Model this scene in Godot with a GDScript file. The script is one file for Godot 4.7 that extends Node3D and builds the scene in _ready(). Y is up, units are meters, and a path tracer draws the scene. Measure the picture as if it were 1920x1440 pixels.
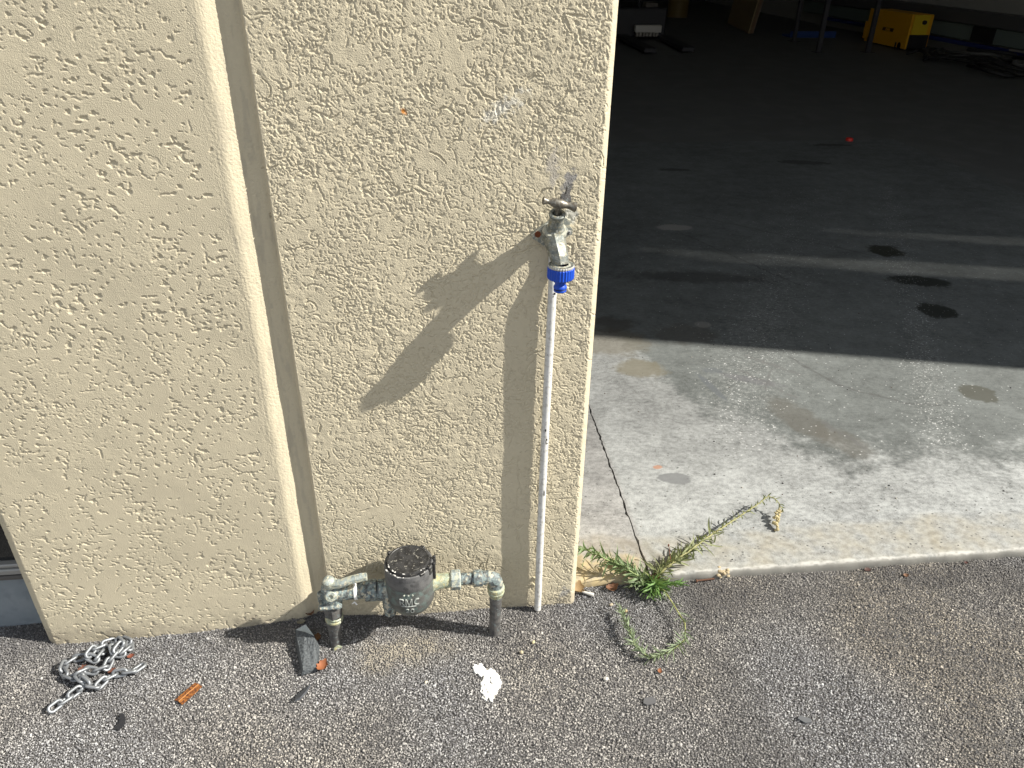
extends Node3D
# A rendered wall with a garden tap and a water meter beside an open workshop doorway.

var rng := RandomNumberGenerator.new()
var taken := {}
var group_no := 1

# ------------------------------------------------------------------ naming
func numbered(parent: Node, called: String) -> String:
	var key := str(parent.get_instance_id()) + called
	if not taken.has(key):
		taken[key] = 0
		return called
	taken[key] += 1
	return "%s_%03d" % [called, taken[key]]

func base(called: String, at := Vector3.ZERO, parent: Node = self) -> Node3D:
	var o := Node3D.new()
	o.name = numbered(parent, called)
	o.position = at
	parent.add_child(o, true)
	return o

func put(called: String, mesh: Mesh, m: Material, parent: Node = self) -> MeshInstance3D:
	var o := MeshInstance3D.new()
	o.name = numbered(parent, called)
	o.mesh = mesh
	if m:
		o.material_override = m
	o.cast_shadow = GeometryInstance3D.SHADOW_CASTING_SETTING_ON
	parent.add_child(o, true)
	return o

func tag(o: Node, label: String, category: String, group := "") -> void:
	o.set_meta("label", label)
	o.set_meta("category", category)
	if group:
		o.set_meta("group", group)

func setting(o: Node, kind := "structure") -> void:
	o.set_meta("kind", kind)

# ------------------------------------------------------------------ shapes
func S() -> SurfaceTool:
	var st := SurfaceTool.new()
	st.begin(Mesh.PRIMITIVE_TRIANGLES)
	return st

func done(st: SurfaceTool) -> ArrayMesh:
	st.generate_normals()
	st.index()
	return st.commit()

func tri(st: SurfaceTool, a: Vector3, b: Vector3, c: Vector3) -> void:   # counter-clockwise seen from outside
	st.add_vertex(a); st.add_vertex(c); st.add_vertex(b)

func quad(st: SurfaceTool, a: Vector3, b: Vector3, c: Vector3, d: Vector3) -> void:
	tri(st, a, b, c); tri(st, a, c, d)

func tri_out(st: SurfaceTool, a: Vector3, b: Vector3, c: Vector3, o: Vector3) -> void:
	if (b - a).cross(c - a).dot((a + b + c) / 3.0 - o) >= 0.0:
		tri(st, a, b, c)
	else:
		tri(st, a, c, b)

func quad_out(st: SurfaceTool, a: Vector3, b: Vector3, c: Vector3, d: Vector3, o: Vector3) -> void:
	tri_out(st, a, b, c, o); tri_out(st, a, c, d, o)

func flat(st: SurfaceTool) -> void:
	st.set_smooth_group(-1)

func smooth(st: SurfaceTool) -> void:
	group_no += 1
	st.set_smooth_group(group_no)

func side_of(t: Vector3) -> Vector3:
	var n := t.cross(Vector3.UP)
	if n.length() < 0.05:
		n = t.cross(Vector3.RIGHT)
	return n.normalized()

# a turned shape: profile is [[radius, height], ...] along axis
func lathe(st: SurfaceTool, at: Vector3, axis: Vector3, profile: Array, seg := 24, faceted := false, ripple := 0.0, ellipse := 1.0) -> void:
	var t := axis.normalized()
	var n := side_of(t)
	var b := t.cross(n)
	var rings: Array = []
	for p in profile:
		var ring := PackedVector3Array()
		for k in seg:
			var a := TAU * k / seg
			var r: float = p[0]
			if ripple > 0.0:
				r *= 1.0 - (ripple if k % 2 else 0.0)
			ring.append(at + t * float(p[1]) + n * (cos(a) * r) + b * (sin(a) * r * ellipse))
		rings.append(ring)
	for i in profile.size() - 1:
		if faceted or ripple > 0.0:
			flat(st)
		elif i == 0:
			smooth(st)
		else:
			var d0 := Vector2(profile[i][0] - profile[i - 1][0], profile[i][1] - profile[i - 1][1])
			var d1 := Vector2(profile[i + 1][0] - profile[i][0], profile[i + 1][1] - profile[i][1])
			if d0.length() > 0 and d1.length() > 0 and absf(d0.angle_to(d1)) > 0.6:
				smooth(st)
		for k in seg:
			var k2 := (k + 1) % seg
			quad(st, rings[i][k], rings[i][k2], rings[i + 1][k2], rings[i + 1][k])

# a tube along points
func sweep(st: SurfaceTool, pts: Array, radii: Array, seg := 10, closed := false, faceted := false) -> void:
	var n_pts := pts.size()
	var rings: Array = []
	var n := Vector3.ZERO
	for i in n_pts:
		var t: Vector3
		if closed:
			t = (pts[(i + 1) % n_pts] - pts[(i - 1 + n_pts) % n_pts]).normalized()
		else:
			t = (pts[mini(i + 1, n_pts - 1)] - pts[maxi(i - 1, 0)]).normalized()
		n = side_of(t) if i == 0 else (n - t * n.dot(t)).normalized()
		var b := t.cross(n)
		var ring := PackedVector3Array()
		var r: float = radii[i % radii.size()]
		for k in seg:
			var a := TAU * (k + (0.5 if faceted else 0.0)) / seg
			ring.append(pts[i] + n * (cos(a) * r) + b * (sin(a) * r))
		rings.append(ring)
	if faceted: flat(st)
	else: smooth(st)
	for i in (n_pts if closed else n_pts - 1):
		var j := (i + 1) % n_pts
		for k in seg:
			var k2 := (k + 1) % seg
			quad(st, rings[i][k], rings[i][k2], rings[j][k2], rings[j][k])
	if not closed:
		flat(st)
		for k in seg:
			var k2 := (k + 1) % seg
			tri(st, pts[0], rings[0][k2], rings[0][k])
			tri(st, pts[n_pts - 1], rings[n_pts - 1][k], rings[n_pts - 1][k2])

func rbox(st: SurfaceTool, xf: Transform3D, size: Vector3, bev := 0.002) -> void:   # a box with chamfered edges
	flat(st)
	var h := size / 2.0
	var c := xf.origin
	var P := func(x: float, y: float, z: float) -> Vector3: return xf * Vector3(x, y, z)
	var i := Vector3(h.x - bev, h.y - bev, h.z - bev)
	for s in [-1.0, 1.0]:
		quad_out(st, P.call(s * h.x, -i.y, -i.z), P.call(s * h.x, i.y, -i.z), P.call(s * h.x, i.y, i.z), P.call(s * h.x, -i.y, i.z), c)
		quad_out(st, P.call(-i.x, s * h.y, -i.z), P.call(i.x, s * h.y, -i.z), P.call(i.x, s * h.y, i.z), P.call(-i.x, s * h.y, i.z), c)
		quad_out(st, P.call(-i.x, -i.y, s * h.z), P.call(i.x, -i.y, s * h.z), P.call(i.x, i.y, s * h.z), P.call(-i.x, i.y, s * h.z), c)
		for q in [-1.0, 1.0]:
			quad_out(st, P.call(s * h.x, q * i.y, -i.z), P.call(s * h.x, q * i.y, i.z), P.call(s * i.x, q * h.y, i.z), P.call(s * i.x, q * h.y, -i.z), c)
			quad_out(st, P.call(s * h.x, -i.y, q * i.z), P.call(s * h.x, i.y, q * i.z), P.call(s * i.x, i.y, q * h.z), P.call(s * i.x, -i.y, q * h.z), c)
			quad_out(st, P.call(-i.x, s * h.y, q * i.z), P.call(i.x, s * h.y, q * i.z), P.call(i.x, s * i.y, q * h.z), P.call(-i.x, s * i.y, q * h.z), c)
			for w in [-1.0, 1.0]:
				tri_out(st, P.call(s * h.x, q * i.y, w * i.z), P.call(s * i.x, q * h.y, w * i.z), P.call(s * i.x, q * i.y, w * h.z), c)

func box_mesh(lo: Vector3, hi: Vector3, bev := 0.004) -> ArrayMesh:
	var st := S()
	rbox(st, Transform3D(Basis(), (lo + hi) / 2.0), hi - lo, bev)
	return done(st)

# a polygon (in the xy plane of xf) with thickness towards +z
func slab_of(st: SurfaceTool, poly: PackedVector2Array, thick: float, xf: Transform3D, bulge := 0.0) -> void:
	if Geometry2D.is_polygon_clockwise(poly):
		poly.reverse()
	flat(st)
	var mid := Vector2.ZERO
	for p in poly: mid += p / poly.size()
	var idx := Geometry2D.triangulate_polygon(poly)
	for i in range(0, idx.size(), 3):
		var v := [poly[idx[i]], poly[idx[i + 1]], poly[idx[i + 2]]]
		if (v[1] - v[0]).cross(v[2] - v[0]) < 0: v.reverse()
		tri(st, xf * Vector3(v[0].x, v[0].y, thick + bulge * (v[0] - mid).length()), xf * Vector3(v[1].x, v[1].y, thick + bulge * (v[1] - mid).length()), xf * Vector3(v[2].x, v[2].y, thick + bulge * (v[2] - mid).length()))
		tri(st, xf * Vector3(v[0].x, v[0].y, 0), xf * Vector3(v[2].x, v[2].y, 0), xf * Vector3(v[1].x, v[1].y, 0))
	for i in poly.size():
		var a := poly[i]
		var b := poly[(i + 1) % poly.size()]
		quad(st, xf * Vector3(a.x, a.y, 0), xf * Vector3(b.x, b.y, 0), xf * Vector3(b.x, b.y, thick + bulge * (b - mid).length()), xf * Vector3(a.x, a.y, thick + bulge * (a - mid).length()))

# an angular lump
func lump(st: SurfaceTool, at: Vector3, size: Vector3, turn: Basis, sd: int, rough := 0.28, seg := 8, rows := 5) -> void:
	var r := RandomNumberGenerator.new()
	r.seed = sd
	var v: Array = []
	for i in rows + 1:
		var ring: Array = []
		for k in seg:
			var th := PI * i / rows
			var ph := TAU * (k + 0.5 * (i % 2)) / seg
			var q := Vector3(sin(th) * cos(ph), cos(th), sin(th) * sin(ph)) * (1.0 - rough * r.randf())
			ring.append(at + turn * (q * size))
		if i == 0 or i == rows:
			for k in seg: ring[k] = ring[0]
		v.append(ring)
	flat(st)
	for i in rows:
		for k in seg:
			var k2 := (k + 1) % seg
			if i > 0: tri_out(st, v[i][k], v[i][k2], v[i + 1][k2], at)
			if i < rows - 1 or i == 0: tri_out(st, v[i][k], v[i + 1][k2], v[i + 1][k], at)

func lin(r: float, g: float, b: float) -> Color:      # a real-world base colour, for albedo_color
	return Color(r, g, b).linear_to_srgb()

func mat(c: Color, rough := 0.8, metal := 0.0) -> StandardMaterial3D:
	var m := StandardMaterial3D.new()
	m.albedo_color = c
	m.roughness = rough
	m.metallic = metal
	return m

func noise(sd: int, freq: float, oct := 3, kind := FastNoiseLite.TYPE_SIMPLEX_SMOOTH) -> FastNoiseLite:
	var n := FastNoiseLite.new()
	n.seed = sd
	n.frequency = freq
	n.noise_type = kind
	n.fractal_octaves = oct
	n.fractal_type = FastNoiseLite.FRACTAL_FBM if oct > 1 else FastNoiseLite.FRACTAL_NONE
	return n

# patchy paint: layers of [linear colour, frequency, threshold, softness] over a base; seamless enough for small things
func patchy(ground: Color, layers: Array, sd: int, size := 256) -> ImageTexture:
	var bytes := PackedByteArray()
	bytes.resize(size * size * 3)
	var ns: Array = []
	for i in layers.size(): ns.append(noise(sd + i * 7, layers[i][1] / size, 4))
	var at := 0
	for y in size:
		for x in size:
			var c := ground
			for i in layers.size():
				var f := smoothstep(layers[i][2] - layers[i][3], layers[i][2] + layers[i][3], ns[i].get_noise_2d(x, y))
				c = c.lerp(layers[i][0], f)
			c = c.linear_to_srgb()
			bytes[at] = int(clampf(c.r, 0, 1) * 255); bytes[at + 1] = int(clampf(c.g, 0, 1) * 255); bytes[at + 2] = int(clampf(c.b, 0, 1) * 255)
			at += 3
	return ImageTexture.create_from_image(Image.create_from_data(size, size, false, Image.FORMAT_RGB8, bytes))

func fine_normal(sd: int, freq: float, bump: float, size := 512, oct := 4) -> NoiseTexture2D:
	var t := NoiseTexture2D.new()
	t.width = size; t.height = size
	t.seamless = true
	t.as_normal_map = true
	t.bump_strength = bump
	t.noise = noise(sd, freq, oct)
	return t

func skin(tex: Texture2D, scale: float, rough: float, metal := 0.0, nrm: Texture2D = null, nscale := 0.5) -> StandardMaterial3D:
	var m := mat(Color.WHITE, rough, metal)
	m.albedo_texture = tex
	m.uv1_triplanar = true
	m.uv1_world_triplanar = true
	m.uv1_scale = Vector3.ONE * scale
	if nrm:
		m.normal_enabled = true
		m.normal_texture = nrm
		m.normal_scale = nscale
	return m

# ------------------------------------------------------------------ the place
var M := {}
const SUN := Vector3(0.7577, 0.6225, 0.1960)

func ground_y(x: float, z: float) -> float:
	var y := gn.get_noise_2d(x, z) * 0.0045
	y += 0.017 * exp(-pow((x + 0.25) / 0.13, 2) - pow(z / 0.09, 2)) + 0.006 * exp(-pow((x - 0.1) / 0.2, 2) - pow(z / 0.05, 2))
	y -= 0.006 * smoothstep(-0.45, -0.75, x)
	return y
var gn := noise(11, 5.0, 3)

func _ready() -> void:
	rng.seed = 20240
	# ---- camera, sky, sun, exposure
	var cam := Camera3D.new()
	cam.name = "camera"
	cam.position = Vector3(0, 1.2257, 1.15)
	cam.rotation = Vector3(deg_to_rad(-30.0966), deg_to_rad(-6.6018), deg_to_rad(0.822))
	cam.fov = 53.743
	cam.near = 0.02
	cam.far = 400.0
	add_child(cam)
	cam.make_current()
	var env := Environment.new()
	env.background_mode = Environment.BG_SKY
	var sky_mat := ProceduralSkyMaterial.new()
	sky_mat.sky_top_color = Color(0.57, 0.595, 0.63)
	sky_mat.sky_horizon_color = Color(0.82, 0.81, 0.785)
	sky_mat.sky_curve = 0.15
	sky_mat.ground_bottom_color = Color(0.42, 0.40, 0.37)
	sky_mat.ground_horizon_color = Color(0.62, 0.62, 0.60)
	var sky := Sky.new()
	sky.sky_material = sky_mat
	env.sky = sky
	env.tonemap_mode = Environment.TONE_MAPPER_LINEAR
	env.tonemap_exposure = 1.9
	env.sdfgi_enabled = true
	env.ssao_enabled = true
	env.ssil_enabled = true
	var we := WorldEnvironment.new()
	we.name = "world_environment"
	we.environment = env
	add_child(we)
	var sun := DirectionalLight3D.new()
	sun.name = "sun"
	sun.light_energy = 1.5
	sun.light_color = Color(1.0, 0.977, 0.93)
	sun.light_angular_distance = 0.53
	sun.shadow_enabled = true
	add_child(sun)
	sun.look_at_from_position(SUN * 20.0, Vector3.ZERO)

	materials()
	build_ground()
	build_floor()
	build_wall()
	build_shell()
	build_glazed_door()
	build_tap()
	build_pipe()
	build_meter()
	build_chain()
	build_weed()
	build_litter()
	build_workshop()

func materials() -> void:
	var grain := fine_normal(5, 0.17, 5.0)
	M.render = mat(Color.WHITE, 0.88)
	M.render.vertex_color_use_as_albedo = true
	M.render.normal_enabled = true
	M.render.normal_texture = grain
	M.render.normal_scale = 0.28
	M.render.uv1_triplanar = true
	M.render.uv1_world_triplanar = true
	M.render.uv1_scale = Vector3.ONE * 5.0
	M.plain_render = mat(lin(0.56, 0.50, 0.36), 0.88)
	M.patina = skin(patchy(Color(0.075, 0.078, 0.08), [[Color(0.20, 0.24, 0.25), 14.0, 0.0, 0.22], [Color(0.30, 0.38, 0.37), 22.0, 0.22, 0.12], [Color(0.62, 0.57, 0.43), 13.0, 0.30, 0.05]], 31), 5.0, 0.62, 0.25, grain, 0.5)
	M.patina_pale = skin(patchy(Color(0.17, 0.20, 0.20), [[Color(0.34, 0.39, 0.38), 12.0, -0.05, 0.25], [Color(0.46, 0.47, 0.37), 16.0, 0.15, 0.15], [Color(0.64, 0.59, 0.44), 20.0, 0.34, 0.06]], 77), 5.0, 0.66, 0.15, grain, 0.5)
	M.green_brass = skin(patchy(Color(0.27, 0.28, 0.20), [[Color(0.36, 0.42, 0.32), 14.0, 0.0, 0.2], [Color(0.50, 0.44, 0.22), 14.0, 0.22, 0.12], [Color(0.58, 0.58, 0.48), 22.0, 0.34, 0.08]], 177), 6.0, 0.66, 0.15, grain, 0.5)
	M.dark_brass = skin(patchy(Color(0.095, 0.094, 0.088), [[Color(0.145, 0.147, 0.14), 10.0, 0.0, 0.3], [Color(0.15, 0.20, 0.19), 12.0, 0.18, 0.18]], 41), 5.0, 0.5, 0.35, grain, 0.35)
	M.ring = skin(patchy(Color(0.105, 0.105, 0.108), [[Color(0.15, 0.15, 0.152), 9.0, 0.0, 0.3], [Color(0.075, 0.075, 0.078), 14.0, 0.25, 0.15]], 43), 5.0, 0.55, 0.2, grain, 0.3)
	M.dark_pipe = skin(patchy(Color(0.07, 0.07, 0.072), [[Color(0.14, 0.135, 0.13), 9.0, 0.0, 0.3], [Color(0.20, 0.235, 0.24), 16.0, 0.38, 0.1]], 45), 5.0, 0.6, 0.25, grain, 0.45)
	M.lid = skin(patchy(Color(0.016, 0.016, 0.017), [[Color(0.035, 0.035, 0.036), 12.0, 0.0, 0.3], [Color(0.24, 0.23, 0.20), 20.0, 0.44, 0.05]], 51), 5.0, 0.45, 0.0, grain, 0.3)
	M.tap_body = skin(patchy(Color(0.125, 0.14, 0.132), [[Color(0.23, 0.25, 0.235), 9.0, 0.05, 0.25], [Color(0.48, 0.49, 0.45), 16.0, 0.30, 0.07], [Color(0.26, 0.235, 0.16), 12.0, 0.28, 0.12]], 61), 8.0, 0.5, 0.35, grain, 0.35)
	M.tap_handle = skin(patchy(Color(0.135, 0.122, 0.10), [[Color(0.25, 0.24, 0.21), 16.0, 0.05, 0.2], [Color(0.13, 0.10, 0.07), 18.0, 0.25, 0.1]], 65), 9.0, 0.42, 0.5, grain, 0.3)
	M.tap_plate = skin(patchy(Color(0.44, 0.43, 0.35), [[Color(0.22, 0.24, 0.225), 10.0, 0.0, 0.25], [Color(0.62, 0.58, 0.45), 20.0, 0.3, 0.1]], 67), 8.0, 0.6, 0.1, grain, 0.3)
	M.rust = mat(lin(0.19, 0.055, 0.02), 0.9)
	M.zinc = skin(patchy(Color(0.235, 0.25, 0.268), [[Color(0.26, 0.275, 0.295), 14.0, 0.0, 0.3], [Color(0.20, 0.21, 0.225), 18.0, 0.25, 0.2]], 71), 8.0, 0.45, 0.55, grain, 0.25)
	M.blue = mat(lin(0.003, 0.060, 0.47), 0.5)
	M.collar = mat(lin(0.38, 0.38, 0.365), 0.6)
	M.rubber = mat(lin(0.012, 0.012, 0.014), 0.5)
	M.white_pipe = skin(patchy(Color(0.60, 0.60, 0.585), [[Color(0.67, 0.67, 0.66), 6.0, 0.0, 0.3], [Color(0.42, 0.41, 0.38), 16.0, 0.30, 0.12]], 73), 5.0, 0.4)
	M.screw = mat(lin(0.42, 0.42, 0.40), 0.4, 0.6)
	M.cast = mat(lin(0.36, 0.38, 0.36), 0.6, 0.1)
	M.tape = mat(lin(0.82, 0.82, 0.80), 0.7)

# ------------------------------------------------------------------ ground
func build_ground() -> void:
	# one sheet: fine near the wall, coarse out to the horizon; it passes under the concrete floor
	var st := S()
	smooth(st)
	var xs: Array = [-200.0, -60.0, -15.0, -5.0, -2.2]
	var x := -1.5
	while x < 2.4:
		xs.append(x); x += 0.012
	xs.append_array([3.2, 6.0, 16.0, 60.0, 200.0])
	var zs: Array = [-200.0, -60.0, -22.0, -3.0, -0.3]
	var z := -0.13
	while z < 0.75:
		zs.append(z); z += 0.012
	zs.append_array([1.2, 2.5, 6.0, 16.0, 60.0, 200.0])
	var rough := noise(14, 90.0, 3)
	var h := func(px: float, pz: float) -> float:
		var inside := px > -1.5 and px < 2.5 and pz > -0.2 and pz < 0.8
		return (ground_y(px, pz) + rough.get_noise_2d(px, pz) * 0.002 if inside else 0.0) - 0.0015 - (0.05 if pz < -0.25 else 0.0)
	for i in xs.size() - 1:
		for j in zs.size() - 1:
			var p := [Vector3(xs[i], 0, zs[j]), Vector3(xs[i], 0, zs[j + 1]), Vector3(xs[i + 1], 0, zs[j + 1]), Vector3(xs[i + 1], 0, zs[j])]
			for k in 4: p[k].y = h.call(p[k].x, p[k].z)
			quad(st, p[0], p[1], p[2], p[3])
	M.asphalt = skin(patchy(Color(0.075, 0.072, 0.073), [[Color(0.11, 0.106, 0.102), 40.0, 0.0, 0.2], [Color(0.17, 0.165, 0.155), 70.0, 0.3, 0.1]], 81), 6.0, 0.9, 0.0, fine_normal(82, 0.05, 10.0), 0.9)
	var o := put("asphalt", done(st), M.asphalt)
	setting(o)
	# the stone chips bound in its surface
	var kinds := 4
	var chip_mat := mat(Color.WHITE, 0.75)
	chip_mat.vertex_color_use_as_albedo = true
	var forms: Array = []
	for k in kinds:
		var s2 := S()
		lump(s2, Vector3.ZERO, Vector3(1, 0.72, 0.8), Basis(), 900 + k, 0.42, 6, 4)
		forms.append(done(s2))
	var spots: Array = []
	for k in kinds: spots.append([])
	var warm := noise(91, 1.6, 2)
	var dark := noise(92, 3.2, 3)
	var sizes := [[0.0041, 0.00205, 0.0], [0.0028, 0.0013, 0.4], [0.0095, 0.0036, -0.2]]
	for layer in 3:
		var pitch: float = sizes[layer][0]
		var cx := -1.12
		while cx < 2.0:
			var cz := -0.12
			while cz < 0.62:
				var px := cx + rng.randf_range(-0.5, 0.5) * pitch
				var pz := cz + rng.randf_range(-0.5, 0.5) * pitch
				cz += pitch
				if pz < -0.03 and px > -0.78 and px < 0.26: continue
				if pz < -0.047 + 0.004 * sin(px * 9.0) and px > 0.26: continue
				if layer == 2 and rng.randf() > 0.12: continue
				if layer == 1 and rng.randf() > 0.6: continue
				var r: float = sizes[layer][1] * rng.randf_range(0.62, 1.35)
				var b := Basis.from_euler(Vector3(rng.randf_range(-0.5, 0.5), rng.randf() * TAU, rng.randf_range(-0.5, 0.5))).scaled_local(Vector3(r * rng.randf_range(0.8, 1.35), r * rng.randf_range(0.65, 1.0), r))
				var y := ground_y(px, pz) + r * rng.randf_range(-0.25, 0.25) + (0.0008 if layer == 1 else 0.0)
				# stone colour: pale limestone, grey, tan or still coated in bitumen
				var u := rng.randf()
				var w := clampf(warm.get_noise_2d(px, pz) * 1.2 + 0.18 + 0.55 * smoothstep(-0.1, 0.9, px), 0, 1)
				var pale := Color(0.405, 0.405, 0.408).lerp(Color(0.435, 0.395, 0.335), w)
				var grey := Color(0.205, 0.202, 0.210).lerp(Color(0.235, 0.215, 0.19), w)
				var c: Color
				if u < 0.34: c = pale * rng.randf_range(0.8, 1.3)
				elif u < 0.80: c = grey * rng.randf_range(0.75, 1.3)
				else: c = Color(0.11, 0.107, 0.11) * rng.randf_range(0.6, 1.4)
				# traffic has not polished the strip along the wall and the slab: more bitumen there
				var coat := smoothstep(0.14, 0.0, pz) * 0.32 + smoothstep(0.05, 0.5, dark.get_noise_2d(px, pz)) * 0.3
				c = c.lerp(Color(0.075, 0.072, 0.076), clampf(coat, 0, 0.75))
				var dust := exp(-pow((px + 0.075) / 0.10, 2) - pow((pz - 0.085) / 0.035, 2)) * 0.75 + exp(-pow((px + 0.13) / 0.05, 2) - pow((pz - 0.115) / 0.03, 2)) * 0.5
				c = c.lerp(Color(0.38, 0.34, 0.27), clampf(dust + dust * 0.8 * dark.get_noise_2d(px * 6.0, pz * 6.0), 0, 0.8))
				c.a = 1.0
				spots[rng.randi() % kinds].append([Transform3D(b, Vector3(px, y, pz)), c])
			cx += pitch
	for k in kinds:
		var mm := MultiMesh.new()
		mm.transform_format = MultiMesh.TRANSFORM_3D
		mm.use_colors = true
		mm.mesh = forms[k]
		mm.instance_count = spots[k].size()
		for i in spots[k].size():
			mm.set_instance_transform(i, spots[k][i][0])
			mm.set_instance_color(i, spots[k][i][1])
		var mi := MultiMeshInstance3D.new()
		mi.name = numbered(o, "stone_chips")
		mi.multimesh = mm
		mi.material_override = chip_mat
		o.add_child(mi, true)
		setting(mi, "stuff")

# ------------------------------------------------------------------ concrete floor
func blot(x: float, z: float, cx: float, cz: float, rx: float, rz: float, turn: float, edge: float, wob: float) -> float:
	var dx := x - cx
	var dz := z - cz
	var u := (dx * cos(turn) + dz * sin(turn)) / rx
	var v := (-dx * sin(turn) + dz * cos(turn)) / rz
	return smoothstep(1.0 + edge, 1.0 - edge, sqrt(u * u + v * v) + wob)

func streak(x: float, z: float, a: Vector2, b: Vector2, wide: float) -> float:
	var p := Vector2(x, z)
	var d := b - a
	var t := clampf((p - a).dot(d) / d.length_squared(), 0, 1)
	return maxf(0.0, 1.0 - (p - a - d * t).length() / wide)

const FX0 := 0.18
const FX1 := 3.4
const FZ0 := -4.2
const FZ1 := 0.0

func floor_texture() -> ImageTexture:
	var w := 1480
	var hh := 1930
	var bytes := PackedByteArray()
	bytes.resize(w * hh * 3)
	var n1 := noise(101, 1.1, 4)
	var n2 := noise(102, 7.0, 4)
	var n3 := noise(103, 60.0, 3)
	var n4 := noise(104, 300.0, 2)
	var n5 := noise(105, 14.0, 4)
	var gam := PackedByteArray()
	gam.resize(4097)
	for i in 4097: gam[i] = int(255.0 * Color(i / 4096.0, 0, 0).linear_to_srgb().r + 0.5)
	# [x, z, rx, rz, turn, edge, r, g, b, strength]
	var blots := [
		[0.606, -0.376, 0.040, 0.026, 0.15, 0.08, 0.150, 0.155, 0.160, 0.85],
		[0.668, -0.965, 0.080, 0.058, 0.2, 0.22, 0.150, 0.138, 0.102, 0.8],
		[0.615, -1.16, 0.13, 0.10, 0.1, 0.3, 0.140, 0.126, 0.095, 0.6],
		[2.078, -1.962, 0.075, 0.075, 0.6, 0.16, 0.022, 0.024, 0.016, 0.96],
		[2.030, -1.605, 0.125, 0.055, 0.25, 0.16, 0.020, 0.023, 0.020, 0.96],
		[1.925, -1.315, 0.070, 0.070, 0.7, 0.16, 0.020, 0.023, 0.019, 0.96],
		[1.684, -0.714, 0.050, 0.060, 0.5, 0.12, 0.062, 0.062, 0.050, 0.85],
		[1.06, -0.62, 0.055, 0.13, -0.3, 0.3, 0.088, 0.082, 0.070, 0.6],
		[1.13, -0.50, 0.05, 0.09, -0.5, 0.3, 0.095, 0.088, 0.075, 0.5],
		[0.89, -1.20, 0.11, 0.08, 0.1, 0.2, 0.09, 0.085, 0.075, 0.5],
		[0.63, -1.30, 0.10, 0.06, 0.1, 0.15, 0.07, 0.065, 0.055, 0.6],
		[0.575, -0.428, 0.012, 0.008, 0.0, 0.2, 0.36, 0.16, 0.08, 0.7],
		[2.42, -3.58, 0.16, 0.05, 0.2, 0.1, 0.02, 0.02, 0.02, 0.6], [2.85, -4.05, 0.13, 0.04, 0.1, 0.1, 0.02, 0.02, 0.02, 0.7],
		[1.20, -2.36, 0.09, 0.045, 0.1, 0.15, 0.34, 0.33, 0.31, 0.6], [1.52, -3.45, 0.10, 0.03, 0.1, 0.15, 0.02, 0.02, 0.02, 0.7],
		[1.09, -1.72, 0.30, 0.06, 0.15, 0.4, 0.035, 0.035, 0.034, 0.6], [0.98, -1.27, 0.03, 0.025, 0.0, 0.15, 0.28, 0.27, 0.25, 0.5],
		[1.0, -0.86, 0.10, 0.02, 0.5, 0.3, 0.12, 0.12, 0.13, 0.6], [0.86, -0.83, 0.012, 0.09, -0.2, 0.3, 0.10, 0.11, 0.12, 0.75], [0.90, -0.93, 0.035, 0.02, 0.3, 0.3, 0.10, 0.11, 0.12, 0.6],
	]
	var lines := [
		[Vector2(1.19, -0.995), Vector2(1.27, -0.80), 0.007, 0.07], [Vector2(1.27, -0.80), Vector2(1.42, -0.68), 0.007, 0.07], [Vector2(1.42, -0.68), Vector2(1.52, -0.655), 0.005, 0.06],
		[Vector2(0.99, -0.93), Vector2(1.10, -0.74), 0.008, 0.11], [Vector2(1.05, -1.02), Vector2(1.17, -0.88), 0.012, 0.11], [Vector2(1.10, -0.92), Vector2(1.02, -0.80), 0.006, 0.10],
		[Vector2(1.12, -0.60), Vector2(1.17, -0.46), 0.010, 0.10], [Vector2(1.2, -2.3), Vector2(1.5, -1.6), 0.006, 0.05], [Vector2(1.3, -2.6), Vector2(2.0, -1.9), 0.006, 0.06],
	]
	var at := 0
	for j in hh:
		var z := FZ0 + (FZ1 - FZ0) * (j + 0.5) / hh
		for i in w:
			var x := FX0 + (FX1 - FX0) * (i + 0.5) / w
			var a := n1.get_noise_2d(x, z)
			var b := n2.get_noise_2d(x * 0.6, z)
			var f := n3.get_noise_2d(x * 0.75, z)
			var g := n4.get_noise_2d(x, z)
			var e := n5.get_noise_2d(x, z)
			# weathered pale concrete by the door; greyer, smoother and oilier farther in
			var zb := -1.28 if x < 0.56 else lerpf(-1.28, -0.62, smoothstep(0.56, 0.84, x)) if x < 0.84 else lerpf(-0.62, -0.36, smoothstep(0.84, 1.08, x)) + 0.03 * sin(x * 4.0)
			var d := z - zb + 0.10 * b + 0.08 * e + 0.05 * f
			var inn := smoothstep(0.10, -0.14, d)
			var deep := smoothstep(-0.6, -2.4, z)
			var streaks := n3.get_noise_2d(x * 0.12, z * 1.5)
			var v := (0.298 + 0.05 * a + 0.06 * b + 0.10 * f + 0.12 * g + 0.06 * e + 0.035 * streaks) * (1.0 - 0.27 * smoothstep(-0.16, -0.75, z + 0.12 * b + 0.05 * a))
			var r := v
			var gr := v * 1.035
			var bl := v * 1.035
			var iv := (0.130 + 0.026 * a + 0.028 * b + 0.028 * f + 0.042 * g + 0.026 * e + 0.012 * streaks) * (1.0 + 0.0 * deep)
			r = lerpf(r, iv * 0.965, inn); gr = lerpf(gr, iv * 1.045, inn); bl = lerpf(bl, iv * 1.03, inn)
			# the tan, dirtier ramp strip along the front
			var ramp := smoothstep(-0.185, -0.155, z + 0.02 * b) * (0.62 + 0.7 * e + 0.4 * b)
			r = lerpf(r, 0.278 + 0.09 * f + 0.06 * g, ramp); gr = lerpf(gr, 0.266 + 0.09 * f + 0.06 * g, ramp); bl = lerpf(bl, 0.230 + 0.08 * f + 0.05 * g, ramp)
			var lip := smoothstep(-0.0595, -0.056, z + 0.006 * e) * clampf(0.75 + 1.2 * f + e, 0.0, 1.0)
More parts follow.
